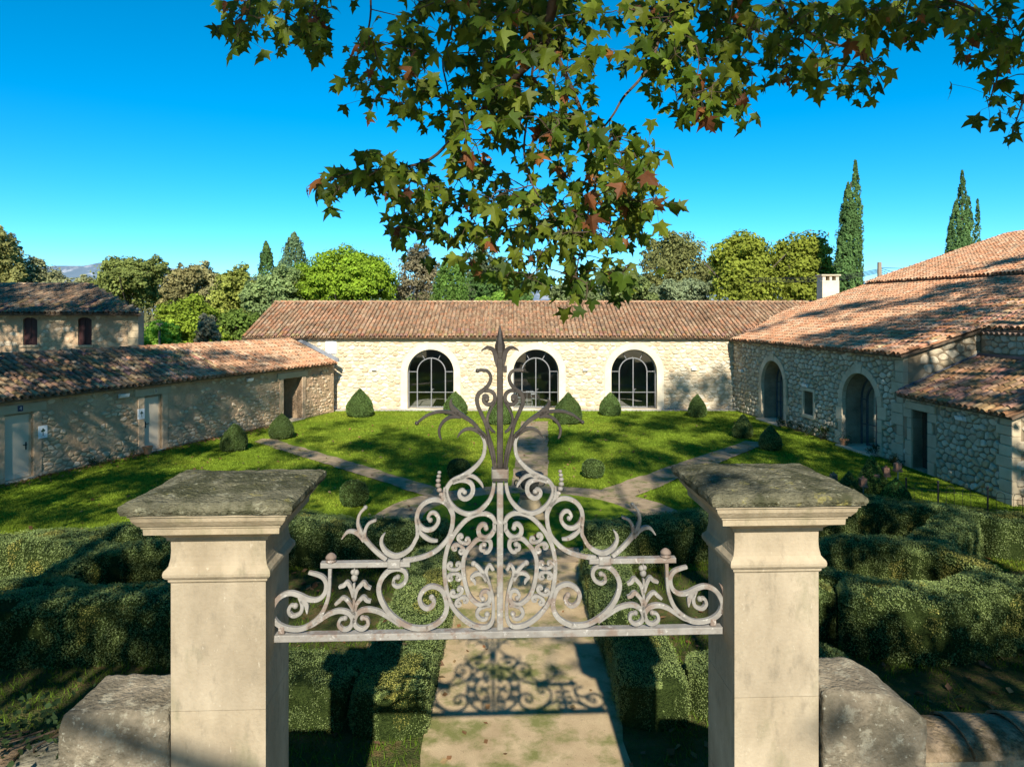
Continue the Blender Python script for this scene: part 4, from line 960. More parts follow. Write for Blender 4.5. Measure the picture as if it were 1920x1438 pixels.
def litter(name, label, P, size, cols):
    N = len(P); V, F = cards(P, np.tile([0, 0, 1.0], (N, 1)), size, .35, True, .8); c = np.array(cols)[rng.integers(0, len(cols), N)]*rng.uniform(.7, 1.2, (N, 1))
    o = part(name, V, F, M['leaf'], None, np.repeat(c, 4, 0)); o['kind'] = 'stuff'; tag(o, label, 'leaves')
BR = [(.30, .14, .07), (.24, .13, .07), (.36, .20, .10), (.20, .12, .08), (.34, .24, .13)]
N = 1500; P = np.stack([rng.uniform(-11, 11, N), rng.uniform(7.5, 15.5, N), rng.uniform(.02, .06, N)], -1); P = P[(np.abs(P[:, 0]-.2) > 1.2)]; P = P[fbm(P, .5, 44) > .50]
litter('fallen_leaves', 'brown plane leaves lying between the parterre hedges', P, .13, BR)
u = rng.uniform(4, 19, 900); o_ = rng.exponential(.25, 900)+.05; P = ff.P(u, np.full(900, .03), o_); litter('fallen_leaves', 'brown leaves drifted along the foot of the left outbuilding', P, .10, BR)
P = np.array([(-1.5, 9.9, .67), (-1.9, 10.6, .68), (2.1, 10.3, .66), (-6.9, 14.6, .92), (6.3, 11.2, 1.0), (-1.75, 12.1, .67), (8.3, 11.6, .98), (1.1, 9.9, .03), (-.6, 8.9, .03), (.9, 12.5, .03), (-.4, 11.1, .03), (.4, 13.6, .03)]); P = np.vstack([P]+[np.c_[rng.uniform(-1, 1.4, 30), rng.uniform(8, 15, 30), np.full(30, .03)]])
litter('fallen_leaves', 'single fallen leaves on the hedge tops and on the sandy path', P, .085, BR)
N = 500; P = np.stack([rng.uniform(-12, 11, N), rng.uniform(16, 34, N), rng.uniform(.045, .07, N)], -1); litter('fallen_leaves', 'scattered dry leaves on the lawn and its gravel paths', P, .11, BR)
# plants at the foot of the walls
def tuft(label, c, w, h, n, base, size=.07, name='wall_plant', cat='plant', group='plants at the foot of the walls'):
    c = np.array(c, float); K = max(3, int(w*8)); cc = c+np.stack([rng.uniform(-w/2, w/2, K), rng.uniform(-.12, .12, K), rng.uniform(.1, .8, K)*h], -1)
    P = cc[rng.integers(0, K, n)]+rng.normal(size=(n, 3))*np.array([.10, .07, .10])*max(.6, h); P[:, 2] = np.abs(P[:, 2]); V, F = cards(P, rng.normal(size=(n, 3)), size, .5, True, .5)
    t = thing(name, label, cat, tuple(c), group)
    st = MB()
    for k in range(K): st.add(*tube([(c[0]+R.uniform(-w/3, w/3), c[1], 0), cc[k]], .006, 4))
    st.build('stems', M['twig'], t, kind='stuff'); part('foliage', V, F, M['leaf'], t, np.repeat(foliage_tint(P, base, 5), 4, 0), kind='stuff')
for (uu, w, h, lab) in ((6.0, .9, .55, 'dark green plant at the foot of the right wing right of the farther arch'), (7.1, .8, .6, 'leafy plant at the foot of the right wing under the niche'), (8.2, .9, .5, 'straggling plant at the foot of the right wing left of the nearer arch'), (9.2, .5, .7, 'dark plant beside the left jamb of the nearer arch'), (12.7, .8, .6, 'dark plant right of the nearer arch of the right wing')):
    tuft(lab, fr_.P(uu, 0, .18), w, h, 420, (.035, .06, .02))
tuft('dark plant left of the plank door of the lean-to', fl.P(.25, 0, .2), .5, .7, 300, (.03, .05, .02))
tuft('light green plant in the corner of the barn and the left outbuilding', fb.P(fb.ray(612), 0, .2), .5, .55, 300, (.09, .16, .03))
tuft('low weeds at the foot of the left outbuilding between the two pale doors', ff.P(LU(170), 0, .12), 1.3, .3, 400, (.05, .08, .025), .05)
tuft('low weeds beside the clay pot and the farther pale door', ff.P(LU(245), 0, .12), .6, .35, 250, (.05, .09, .025), .05)

# ------------------------------------------------------------------ urn, pots, fence, stakes, bistro furniture
ux, uy = G(993, 972); uy += .2
t = thing('pedestal', 'tapered square stone pedestal under the urn in the middle of the round lawn', 'pedestal', (ux, uy, .03))
def frus(a, b, z0, z1): return [(ux-a, uy-a, z0), (ux+a, uy-a, z0), (ux+a, uy+a, z0), (ux-a, uy+a, z0), (ux-b, uy-b, z1), (ux+b, uy-b, z1), (ux+b, uy+b, z1), (ux-b, uy+b, z1)]
part('base', frus(.42, .42, .03, .11), BOXF, M['dressed'], t, (.6, .57, .5)); part('shaft', frus(.37, .22, .11, .50), BOXF, M['dressed'], t, (.62, .58, .5)); part('cap', frus(.24, .25, .50, .56), BOXF, M['dressed'], t, (.3, .28, .25))
t = thing('urn', 'dark weathered garden urn on the stone pedestal in the middle of the round lawn', 'urn', (ux, uy, .56))
part('bowl', *lathe([(.001, 0), (.17, 0), (.17, .04), (.10, .08), (.10, .12), (.20, .18), (.25, .30), (.265, .42), (.29, .47), (.36, .50), (.375, .54), (.34, .56), (.28, .53), (.25, .45), (.01, .42)], (ux, uy, .56), 24), M['urn'], t, smooth=True)
for s in (-1, 1): part('handle', *tube(crom([(ux+s*.24, uy, .90), (ux+s*.36, uy, .93), (ux+s*.38, uy, .82), (ux+s*.25, uy, .78)], 5), .018, 6), M['urn'], t)
def pot(label, x, y, r, h, plant=None):
    t = thing('flower_pot', label, 'flower pot', (x, y, 0), None)
    part('pot', *lathe([(.001, 0), (r*.68, 0), (r*.92, h*.8), (r*1.06, h*.8), (r*1.08, h), (r*.92, h), (r*.88, h*.85), (.001, h*.82)], (x, y, .02), 16), M['pot'], t, smooth=False)
    if plant:
        P = np.array([x, y, h*1.3])+rng.normal(size=(120, 3))*np.array([r*.7, r*.7, h*.4]); V, F = cards(P, rng.normal(size=(120, 3)), .06, .5); part('plant', V, F, M['leaf'], t, np.repeat(foliage_tint(P, plant, 3), 4, 0), kind='stuff')
p = ff.P(LU(264), 0, .35); pot('orange terracotta pot beside the farther pale door on the left', p[0], p[1], .17, .29)
p = fr_.P(arches[1][0]-.85, 0, .15); pot('terracotta pot at the left jamb of the nearer arch in the right wing', p[0], p[1], .17, .28, (.05, .08, .03))
def stake(px, yt, yb, label):
    x, y = G(px, yb); zt = CAMZ-(yt-HY)*y/FPX; t = thing('clay_pot_stake', label, 'garden stake', (x, y, 0), 'clay pots on garden stakes')
    part('stake', *tube([(x, y, 0), (x+.01, y, zt)], .013, 6), M['zinc'], t)
    part('clay_pot', *bevbox(x-.085, x+.085, y-.085, y+.085, zt-.06, zt+.17, .02), M['clay_brick'], t); part('rim', *bevbox(x-.10, x+.10, y-.10, y+.10, zt-.07, zt-.02, .01), M['clay_brick'], t, (.9, .9, .9))
    part('knob', *lathe([(.03, 0), (.035, .03), (.01, .06)], (x, y, zt+.17), 8), M['clay_brick'], t)
stake(1563, 900, 944, 'clay pot on a stake nearest the right pillar capstone'); stake(1642, 900, 950, 'clay pot on a stake in front of the largest cone bush')
stake(1661, 888, 948, 'clay pot on a stake second from the hooped fence'); stake(1683, 879, 946, 'clay pot on a stake nearest the hooped fence'); stake(1618, 908, 956, 'shaded clay pot on a stake before the dark cone bush')
fp = [G(1699, 944), G(1759, 951), G(1852, 963), G(1985, 978)]
t = thing('hooped_fence', 'low black wire fence with hooped tops at the foot of the lean-to', 'fence', (fp[0][0], fp[0][1], 0))
for i, (x, y) in enumerate(fp):
    part('post', *tube([(x, y, 0), (x, y, .66)], .022, 6), M['black'], t); part('finial', *ball((x, y, .69), .035, 8, 5), M['black'], t)
for i in range(3):
    a = np.array([*fp[i], 0.]); b = np.array([*fp[i+1], 0.]); L = np.linalg.norm(b-a); n = max(4, int(L/.17)); n += n % 2
    part('rail', *tube([a+(0, 0, .12), b+(0, 0, .12)], .007, 5), M['black'], t); part('rail', *tube([a+(0, 0, .44), b+(0, 0, .44)], .007, 5), M['black'], t)
    for k in range(1, n-1, 2):
        q0 = a+(b-a)*(k/n); q1 = a+(b-a)*((k+1)/n); m_ = (q0+q1)/2; P = [q0+(0, 0, .02), q0+(0, 0, .44)]+[m_+(q1-q0)/2*-cos(s)+np.array([0, 0, .50+.10*sin(s)]) for s in np.linspace(0, pi, 8)]+[q1+(0, 0, .44), q1+(0, 0, .02)]
        part('hoop', *tube(P, .006, 5), M['black'], t)
def chair(x, y, rz, label, m):
    t = thing('folding_chair', label, 'chair', (x, y, .034), 'folding bistro chairs'); t.rotation_euler = (0, 0, rz)
    def pt(name, V, F): 
        V = np.array(V); o = part(name, V+np.array([x, y, .034]), F, m, t); return o
    for k in range(4): pt('seat_slat', *bevbox(-.20, .20, -.18+k*.095, -.10+k*.095, .44, .46, .006))
    for z in (.70, .80): pt('back_slat', *bevbox(-.20, .20, .24, .258, z, z+.06, .006))
    for s in (-.2, .2):
        pt('leg', *tube([(s, -.22, 0), (s, .18, .46), (s, .25, .88)], .011, 5)); pt('leg', *tube([(s*.9, .24, 0), (s*.9, -.18, .46)], .011, 5))
tx, ty = (1000-960)/FPX*40.2, 40.3
t = thing('bistro_table', 'pale folding bistro table behind the glass of the middle arched door', 'table', (tx, ty, .034))
part('tabletop', *bevbox(tx-.42, tx+.42, ty-.32, ty+.32, .76, .785, .008), M['chair_grey'], t)
for s in (-1, 1):
    for q in (-1, 1): part('leg', *tube([(tx+s*.36, ty-q*.26, .034), (tx+s*.36, ty+q*.26, .76)], .012, 5), M['chair_grey'], t)
chair(tx-.75, ty-.3, 1.3, 'grey folding chair left of the table behind the middle arched door', M['chair_grey'])
chair(tx+.1, ty-.75, 2.9, 'grey folding chair in front of the table behind the middle arched door', M['chair_grey'])
chair(tx+.95, ty-.2, -1.2, 'lime green folding chair right of the table behind the middle arched door', M['chair_green'])

# ------------------------------------------------------------------ gate pillars and garden wall
GA = atan2(.042, 1); gd = np.array([cos(GA), sin(GA), 0]); gn = np.array([-sin(GA), cos(GA), 0])   # along the gate, away from the camera
GY = 4.745
def pillar(label, xc, yf, s, zo=0.0):
    """xc: centre of the front face, yf: its depth, s: size factor"""
    o = np.array([xc, yf, 0.0]); t = thing('gate_pillar', label, 'pillar', (xc, yf+.27, 0), 'stone pillars of the gateway')
    hw = .2935*s; dp = .53
    def prism(name, prof, m, tint=None, rag=0.0, n=1, sub=1):
        """prof: (offset outwards, z) pairs of a square section"""
        V = []; F = []; k = 4
        nn = 1 if not sub > 1 else sub
        for (e, z) in prof:
            cs = [(-hw-e, -e), (hw+e, -e), (hw+e, dp+e), (-hw-e, dp+e)]; pts = []
            for i in range(4):
                a, b = cs[i], cs[(i+1) % 4]
                for j in range(nn): pts.append((a[0]+(b[0]-a[0])*j/nn, a[1]+(b[1]-a[1])*j/nn))
            for (u, v) in pts:
                p = o+gd*u+gn*v; p = np.array([p[0], p[1], z+zo]); V.append(p)
        k = 4*nn; V = np.array(V)
        if rag: V = V+(np.stack([vnoise(V, 9, 3), vnoise(V, 9, 4), vnoise(V, 6, 5)], -1)-.5)*rag+(np.stack([vnoise(V, 25, 3), vnoise(V, 25, 4), vnoise(V, 25, 5)], -1)-.5)*rag*.5
        for r in range(len(prof)-1):
            for i in range(k): F.append((r*k+i, r*k+(i+1) % k, (r+1)*k+(i+1) % k, (r+1)*k+i))
        F.append(tuple(range((len(prof)-1)*k, len(prof)*k))); F.append(tuple(range(k-1, -1, -1)))
        return part(name, V, F, m, t, tint)
    prism('shaft_block', [(0, 0), (0, 1.05)], M['pillar']); prism('shaft_block', [(0, 1.054), (0, 2.10)], M['pillar'], (.97, .97, .97)); prism('shaft_block', [(0, 2.104), (0, 2.795)], M['pillar'], (1.03, 1.02, 1.0)); prism('shaft_block', [(0, 2.798), (0, 3.60)], M['pillar'])
    prism('astragal', [(0, 3.60), (.012, 3.612), (.014, 3.628), (.026, 3.634), (.036, 3.648), (.038, 3.665), (.034, 3.682), (.022, 3.695), (.010, 3.71), (.006, 3.735)], M['pillar'], (1.03, 1.02, 1.0))
    prism('neck', [(.005, 3.735), (.001, 3.76), (-.001, 3.80), (0, 3.86), (.005, 3.872)], M['pillar'], (.98, .97, .95))
    prism('cornice', [(.018, 3.872), (.020, 3.892), (.030, 3.90), (.05, 3.915), (.116, 3.938), (.118, 3.975), (.126, 3.980), (.128, 3.992), (.140, 3.998), (.150, 4.012), (.165, 4.032), (.172, 4.06), (.182, 4.063), (.182, 4.078)], M['pillar'], (.97, .95, .90))
    # rough capstone with its own relief
    n = 34; V = []; W2 = hw+.215; D0, D1 = -.205, dp+.185
    gu = np.linspace(-W2, W2, n); gv = np.linspace(D0, D1, n); UU, VV = np.meshgrid(gu, gv, indexing='ij')
    edge = np.minimum(np.minimum(UU+W2, W2-UU), np.minimum(VV-D0, D1-VV)); q = np.stack([UU, VV, 0*UU+xc], -1)
    Z = 4.150+.040*np.clip(edge/.34, 0, 1)+(fbm(q, 5, 2, 3)-.5)*.03+(vnoise(q, 30, 3)-.5)*.010; Z = Z-np.where(edge < .001, .014, 0)
    j = (np.stack([vnoise(q, 12, 6), vnoise(q, 12, 7)], -1)-.5)*.018*(edge < .001)[..., None]
    TP = o+(UU+j[..., 0])[..., None]*gd+(VV+j[..., 1])[..., None]*gn; TP = np.stack([TP[..., 0], TP[..., 1], Z+zo], -1).reshape(-1, 3); F = [(i*n+k, (i+1)*n+k, (i+1)*n+k+1, i*n+k+1) for i in range(n-1) for k in range(n-1)]
    bd = [i*n for i in range(n)]+[(n-1)*n+k for k in range(1, n)]+[i*n+n-1 for i in range(n-2, -1, -1)]+[k for k in range(n-2, 0, -1)]
    lo = TP[bd].copy(); c_ = TP.mean(0); lo[:, :2] = c_[:2]+(lo[:, :2]-c_[:2])*1.008; lo[:, 2] = 4.108+zo+(vnoise(lo, 14, 3)-.5)*.016; lo2 = lo.copy(); lo2[:, 2] = 4.080+zo; c = TP.mean(0); lo2[:, :2] = c[:2]+(lo2[:, :2]-c[:2])*.975
    m = len(bd); B = len(TP); V = np.vstack([TP, lo, lo2])
    for i in range(m): F += [(bd[i], bd[(i+1) % m], B+(i+1) % m, B+i), (B+i, B+(i+1) % m, B+m+(i+1) % m, B+m+i)]
    F.append(tuple(range(B+m, B+2*m))); part('capstone', V, F, M['lichen'], t)
    return t
# photo: left shaft front 322..497, right shaft front 1376..1536
xl = ((322+497)/2-960)/FPX*4.46; xr = ((1376.5+1536)/2-960)/FPX*4.58
pillar('left limestone gate pillar with moulded head and mossy capstone', xl, 4.46-.0, 1.0)
pillar('right limestone gate pillar with moulded head and lichen spotted capstone', xr, 4.58, .94, .02)
def block(name, parent, u0, u1, v0, v1, z0, z1, m, o, rag=.02, top_round=0.0, tint=None):
    """weathered ashlar: subdivided box with worn edges, in gate axes"""
    nx, ny, nz = max(3, int((u1-u0)/.022)), max(3, int((v1-v0)/.03)), max(3, int((z1-z0)/(.03 if z0 > 2 else .3))); V = []; F = []; idx = {}
    def vid(i, j, k):
        if (i, j, k) in idx: return idx[i, j, k]
        u = u0+(u1-u0)*i/nx; v = v0+(v1-v0)*j/ny; z = z0+(z1-z0)*k/nz
        if top_round: z -= top_round*max(0, (u-u0)/(u1-u0)-.55)**1.6*3*(z-z0)/(z1-z0)
        eu = min(u-u0, u1-u)/.045; ev = min(v-v0, v1-v)/.045; du_ = max(0, 1-eu)**2; dv_ = max(0, 1-ev)**2; tz = max(0, 1-(z1-z)/.14)
        if z1 > 2.2: z -= tz*(.016*du_+.018*dv_); u += tz**2*.012*(1 if u-u0 < u1-u else -1)*du_; v += tz**2*.016*(1 if v-v0 < v1-v else -1)*dv_
        p = o+gd*u+gn*v; idx[i, j, k] = len(V); V.append([p[0], p[1], z]); return idx[i, j, k]
    for i in range(nx):
        for j in range(ny): F.append((vid(i, j, nz), vid(i+1, j, nz), vid(i+1, j+1, nz), vid(i, j+1, nz)))
    for k in range(nz):
        for i in range(nx): F.append((vid(i, 0, k), vid(i+1, 0, k), vid(i+1, 0, k+1), vid(i, 0, k+1))); F.append((vid(i+1, ny, k), vid(i, ny, k), vid(i, ny, k+1), vid(i+1, ny, k+1)))
        for j in range(ny): F.append((vid(0, j+1, k), vid(0, j, k), vid(0, j, k+1), vid(0, j+1, k+1))); F.append((vid(nx, j, k), vid(nx, j+1, k), vid(nx, j+1, k+1), vid(nx, j, k+1)))
    V = np.array(V); V += (np.stack([fbm(V, 5, 11, 4), fbm(V, 5, 12, 4), fbm(V, 5, 13, 4)], -1)-.5)*rag*2.4+(np.stack([vnoise(V, 26, 3), vnoise(V, 26, 4), vnoise(V, 26, 5)], -1)-.5)*rag*.7
    return part(name, V, F, m, parent, tint, smooth=True)
def garden_wall(label, o, sgn, hw, blocks, cope_z):
    t = thing('garden_wall', label, 'wall', (o[0]+sgn*1.5, o[1]+.3, 0), 'garden walls beside the gateway')
    u = hw+.004
    for (w, zt, v0, v1, tr) in blocks:
        a, b = (u, u+w-.006) if sgn > 0 else (-u-w+.006, -u)
        block('coping_block', t, a, b, v0, v1, 2.1, zt, M['block'], o, .016, tr if sgn > 0 else 0); block('wall_block', t, a+.004, b-.004, v0+.012, v1-.012, 0, 2.095, M['block'], o, .012); u += w
    a, b = (u, u+6) if sgn > 0 else (-u-6, -u)
    block('wall_body', t, a, b, .06, .46, 0, cope_z-.10, M['block'], o, .02, tint=(1.25, 1.2, 1.1))
    k = 0; L = .42
    TV = TILE[0]*np.array([2.6, 1.35, 1.1]); TF = TILE[1]
    while k*L < 5.8:
        uu = (a+k*L-.05) if sgn > 0 else (b-k*L+.05); g = R.choice([(.33, .25, .17), (.31, .28, .21), (.30, .27, .20), (.36, .25, .16)])
        n_ = 14; V = []; F = []; r0, r1 = .205, .185
        for (du, r, l) in ((0, r0, .02), (L+.09, r1, 0)):
            for rr_ in (r, r-.022):
                for q in range(n_+1):
                    an = pi*q/n_; p = o+gd*(uu+sgn*du)+gn*(.26+rr_*cos(an)*1.22); V.append((p[0], p[1], cope_z-.13+l+rr_*sin(an)*.62+R.uniform(-.001, .001)))
        q_ = n_+1
        for q in range(n_): F += [(q, q+1, 2*q_+q+1, 2*q_+q), (q_+q, 3*q_+q, 3*q_+q+1, q_+q+1), (q, q_+q, q_+q+1, q+1), (2*q_+q, 2*q_+q+1, 3*q_+q+1, 3*q_+q)]
        part('coping_tile', V, F, M['coping'], t, g); k += 1
    return t
garden_wall('stone garden wall with blackened end blocks and tile coping left of the left pillar', np.array([xl, 4.46, 0]), -1, .2935, [(.67, 2.80, -.03, .50, 0)], 2.44)
garden_wall('stone garden wall with rounded end blocks and tile coping right of the right pillar', np.array([xr, 4.58, 0]), 1, .2935*.94, [(.68, 2.84, -.05, .50, .20)], 2.47)
# ivy on the left wall
P = np.array([-3.45, 4.72, 2.42])+rng.normal(size=(700, 3))*np.array([.32, .22, .10]); V, F = cards(P, np.tile([0, -.4, 1.0], (700, 1)), .045, .7, True, .8)
t = thing('ivy', 'dark ivy creeping over the tile coping at the lower left', 'ivy', (-3.4, 4.7, 2.3)); part('foliage', V, F, M['leaf'], t, np.repeat(foliage_tint(P, (.05, .085, .035), 4), 4, 0), kind='stuff')
iv = MB()
for k in range(5): iv.add(*tube(crom([(-3.9+k*.2, 4.7, 2.36), (-3.7+k*.15, 4.6, 2.47), (-3.3+k*.08, 4.75, 2.50)], 4), .006, 5))
iv.build('stems', M['twig'], t, kind='stuff')

# ------------------------------------------------------------------ wrought iron overthrow between the pillars
GX0 = (937.5-960)/FPX*GY
fgt = Fr(GX0, GY, GX0+cos(GA), GY+sin(GA))
def gi(x, y):
    rx = (x-960)/FPX; u = (rx*GY-GX0)/(cos(GA)-rx*sin(GA)); d = GY+u*sin(GA); return (u, CAMZ-(y-HY)*d/FPX)
CR = {'A': (770, 600, 6.4), 'B': (920, 800, 7.19), 'C': (920, 980, 6.536), 'D': (1060, 900, 4.494), 'E': (500, 900, 4.494)}
def tr(c, P):
    """points read off an enlarged crop -> gate plane metres; a tuple of 3 switches the crop"""
    out = []
    for p in P:
        if isinstance(p, str): c = p; continue
        x0, y0, s = CR[c]; out.append(gi(x0+p[0]/s, y0+p[1]/s))
    return np.array(out)
gate = thing('iron_overthrow', 'wrought iron scrollwork crest with a tall spear spanning the two gate pillars', 'gate ironwork', (GX0, GY, 3.1))
PXM = 1/280.0
def iron(name, c, P, w, m='iron_pale', mirror=True, dep=.017, eye=None, k=5, shift=0.0):
    Q = tr(c, P); S = crom(Q, k); n = len(S)
    ww = np.interp(np.linspace(0, 1, n), np.linspace(0, 1, len(w)), w)*PXM if isinstance(w, (list, tuple)) else np.full(n, w*PXM)
    dd = dep
    for sg in ((1, -1) if mirror else (1,)):
        S2 = S*np.array([sg, 1]); mb = MB()
        V, F = ribbon(fgt, S2, ww, -dd+shift, dd+shift)
        if sg < 0: F = [tuple(reversed(f)) for f in F]
        # pillowed forged section: ridge line on the front face
        mb.add(V, F)
        if eye:
            e = S2[-1] if eye > 0 else S2[0]; r = abs(eye)*PXM; b, bf = ball((0, 0, 0), 1, 10, 6); b = np.array(b)
            Bv = fgt.P(e[0], e[1], shift)+b[:, :1]*fgt.d*r+b[:, 1:2]*fgt.n*(dd+.006)+b[:, 2:]*np.array([0, 0, r]); mb.add(Bv, bf)
        o = mb.build(name, M[m], gate)
        b_ = o.modifiers.new('soft_edges', 'BEVEL'); b_.width = .003; b_.segments = 1; b_.limit_method = 'ANGLE'; b_.angle_limit = radians(50)
# --- bottom bar and arms
zb0 = gi(937, 1185)[1]
bl = [(-1.512, -1.0), (1.478, 1.0)]
part('bottom_bar', *box_on(fgt, -1.515, 1.50, zb0-.028, zb0+.018, -.034, .034, .005), M['iron_pale'], gate)
for sg in (-1, 1):
    a, b = gi(1104, 1053)[0], gi(1266, 1043)[0]; za = gi(1180, 1050)[1]
    u0_, u1_ = (a, b) if sg > 0 else (-b, -a)
    part('arm', *box_on(fgt, u0_, u1_, za-.016, za+.018, -.028, .028, .004), M['iron_pale'], gate)
    uf, zf = gi(1248, 1035); uf *= sg
    V, F = lathe([(.034, 0), (.036, .012), (.022, .018), (.038, .026), (.034, .038), (.022, .052), (.008, .060), (.001, .061)], tuple(fgt.P(uf, za+.018, 0)), 14); part('finial', V, F, M['iron_rust'], gate, smooth=True)
    cu, cz = gi(1133, 1046); part('clasp', *box_on(fgt, cu*sg-.042, cu*sg+.042, za-.024, za+.034, -.034, .034, .006), M['iron_pale'], gate)
    part('wall_lug', *box_on(fgt, 1.44*sg-.02, 1.44*sg+.02+.05*sg*0, zb0+.02, zb0+.07, -.02, .02, .004), M['iron_rust'], gate)
# --- centre pole, spear, collar
zc0, zc1 = gi(938, 896)[1], gi(938, 878)[1]; ztip = gi(938, 609)[1]; zfl = gi(938, 660)[1]
part('pole', *box_on(fgt, -.021, .021, zb0+.018, zc0, -.021, .021, .005), M['iron_pale'], gate)
part('upper_pole', *box_on(fgt, -.0205, .0205, zc1, zfl-.04, -.0205, .0205, .005), M['iron_dark'], gate)
V, F = [], []
for (w_, d_, z) in ((.046, .046, zfl-.04), (.064, .050, zfl+.0), (.070, .046, zfl+.045), (.056, .044, gi(938, 642)[1]), (.030, .028, gi(938, 625)[1]), (.003, .003, ztip)):
    for (a, b) in ((-1, 0), (-.45, 1), (.45, 1), (1, 0), (.45, -1), (-.45, -1)): V.append(fgt.P(a*w_/2, z, b*d_/2))
for r in range(5):
    for i in range(6): F.append((r*6+i, r*6+(i+1) % 6, (r+1)*6+(i+1) % 6, (r+1)*6+i))
part('spear_head', V, F, M['iron_dark'], gate)
part('collar', *box_on(fgt, -.056, .056, zc0, zc1, -.05, .05, .008), M['iron_pale'], gate, (.8, .78, .76)); part('collar_band', *box_on(fgt, -.05, .05, zc0-.012, zc0-.002, -.045, .045, .002), M['iron_dark'], gate)
part('hinge_block', *box_on(fgt, .022, .046, gi(938, 698)[1], gi(938, 686)[1], -.018, .018, .003), M['iron_dark'], gate)
iron('lily_leaf', 'A', [(1095, 560), (1118, 470), (1132, 400), (1165, 350), (1225, 330), (1300, 370)], [7, 9, 9, 8, 6, 1.5], 'iron_dark')
# --- upper dark stems
iron('s_scroll', 'A', [(1340, 608), (1280, 600), (1212, 622), (1182, 690), (1205, 770), (1265, 835), (1325, 880), (1348, 950), (1335, 1030), (1292, 1130), (1245, 1240), (1210, 1380), 'B', (235, 250), (200, 420), (185, 560)], [6, 5.5, 6, 7, 8, 8, 7, 6.5, 6, 6, 5], 'iron_dark', eye=-4.2)
iron('spiral', 'A', [(1265, 850), (1195, 848), (1142, 890), (1135, 960), (1175, 1008), (1232, 1008), (1272, 965), (1262, 920)], [6, 7, 7, 7, 7, 6, 6], 'iron_dark')
iron('spiral_eye', 'A', [(1275, 925), (1250, 905), (1222, 925), (1232, 955)], [6, 7, 7], 'iron_dark', eye=5, k=3)
iron('lyre_bar', 'A', [(1128, 975), (1180, 1065), (1222, 1165), (1215, 1250), (1170, 1320), (1128, 1350)], [5, 5, 5, 5, 5, 3], 'iron_dark')
iron('frond_stem', 'A', ['B', (205, 560), (225, 420), (270, 260), (330, 120), 'A', (1310, 1330), (1400, 1225), (1500, 1155), (1580, 1105), (1640, 1045), (1660, 985), (1645, 935)], [5, 6, 6, 6, 6, 6, 7, 9, 11, 8, 5, 1.2], 'iron_dark')
iron('frond', 'A', [(1560, 1118), (1640, 1105), (1730, 1093), (1830, 1096), (1930, 1130), (2000, 1175), (2060, 1225)], [10, 7, 6, 5.5, 5, 4.5, 3.5], 'iron_dark', eye=4.0)
iron('frond', 'A', [(1540, 1150), (1610, 1150), (1685, 1165), (1755, 1220), (1795, 1300), (1790, 1380), (1768, 1425)], [9, 7, 6.5, 6, 5, 4, 1.5], 'iron_dark')
iron('frond', 'B', [(330, 150), (375, 95), (440, 48), (520, 22), (600, 35), (660, 80), (700, 140)], [6, 7, 7, 6, 5, 4, 1.2], 'iron_dark')
iron('inner_stem', 'B', [(205, 570), (225, 430), (262, 250), (285, 100), (300, 10)], [5, 5, 5, 5, 3], 'iron_dark', shift=.02)
# --- pale scrolls
iron('great_scroll', 'B', [(420, 60), (360, 130), (330, 230), (345, 370), (400, 470), (500, 570), (620, 655), (740, 705), (810, 765), (845, 850), (825, 945), (770, 1040), (680, 1120), (560, 1165), (440, 1145), (340, 1070), (262, 970), (220, 850), (205, 720)], [4, 6, 6.5, 7, 7, 8, 10, 9, 8, 8, 8, 8, 8, 8, 8, 8, 7, 7, 6])
iron('spiral', 'B', [(760, 728), (665, 705), (565, 720), (500, 775), (492, 860), (530, 930), (600, 960), (660, 925), (668, 862), (625, 840), (600, 875)], [9, 8, 8, 8, 8, 8, 7, 7, 6, 6], eye=5.0, k=5)
iron('leaf_frond', 'B', [(660, 680), (590, 655), (520, 650), (435, 695), (375, 765), (352, 815)], [9, 8, 7, 6, 5, 2])
for i, (x, y, r) in enumerate(((937, 602, 27), (945, 652, 31), (953, 709, 34), (953, 773, 37), (938, 835, 38), (910, 898, 37), (884, 950, 28))):
    u, z = tr('B', [(x, y)])[0]
    for sg in (1, -1):
        V, F = ball((0, 0, 0), r/7.19*PXM, 12, 8, .88); V = np.array(V)+fgt.P(u*sg, z, 0); part('bead', V, F, M['iron_pale'], gate, smooth=True)
iron('bead_stem', 'B', [(905, 910), (870, 985), (845, 1030)], 5)
iron('shoulder_scroll', 'B', [(862, 800), (858, 900), (832, 1000), (790, 1080), (757, 1180), (765, 1310), 'C', (706, 60), (735, 150), (790, 225), (880, 310), (1000, 372), (1150, 412), (1290, 425)], [6, 8, 9, 10, 8, 8, 8, 8, 8, 8, 8, 8])
iron('hook_scroll', 'B', [(800, 1075), (850, 1015), (935, 970), (1035, 965), (1140, 1010), (1208, 1090), (1235, 1200), (1225, 1330), (1228, 1438), 'D', (152, 480), (192, 550), (258, 598), (325, 612), (395, 575), (432, 510), (428, 455), (403, 420)], [6, 8, 8, 8, 8, 8, 8, 7, 7, 7, 8, 9, 9, 7, 6, 1.2])
iron('spiral', 'B', [(1228, 1200), (1195, 1300), (1120, 1360), (1030, 1355), (965, 1290), (948, 1210), (990, 1145), (1050, 1140), (1085, 1195), (1058, 1235)], [5, 8, 8, 7, 7, 7, 6, 6], eye=5)
iron('leaf_frond', 'C', [(1112, 20), (1080, 90), (1020, 150), (950, 190), (870, 198)], [5, 7, 8, 7, 4])
iron('fleur_stem', 'D', [(392, 640), (450, 595), (520, 525), (575, 455), (605, 400), (625, 330), (610, 255), (565, 205)], [8, 8, 8, 9, 8, 6, 5, 5], eye=4)
iron('fleur_leaf', 'D', [(570, 480), (612, 430), (665, 400), (715, 405), (758, 460)], [9, 8, 7, 6, 1.5])
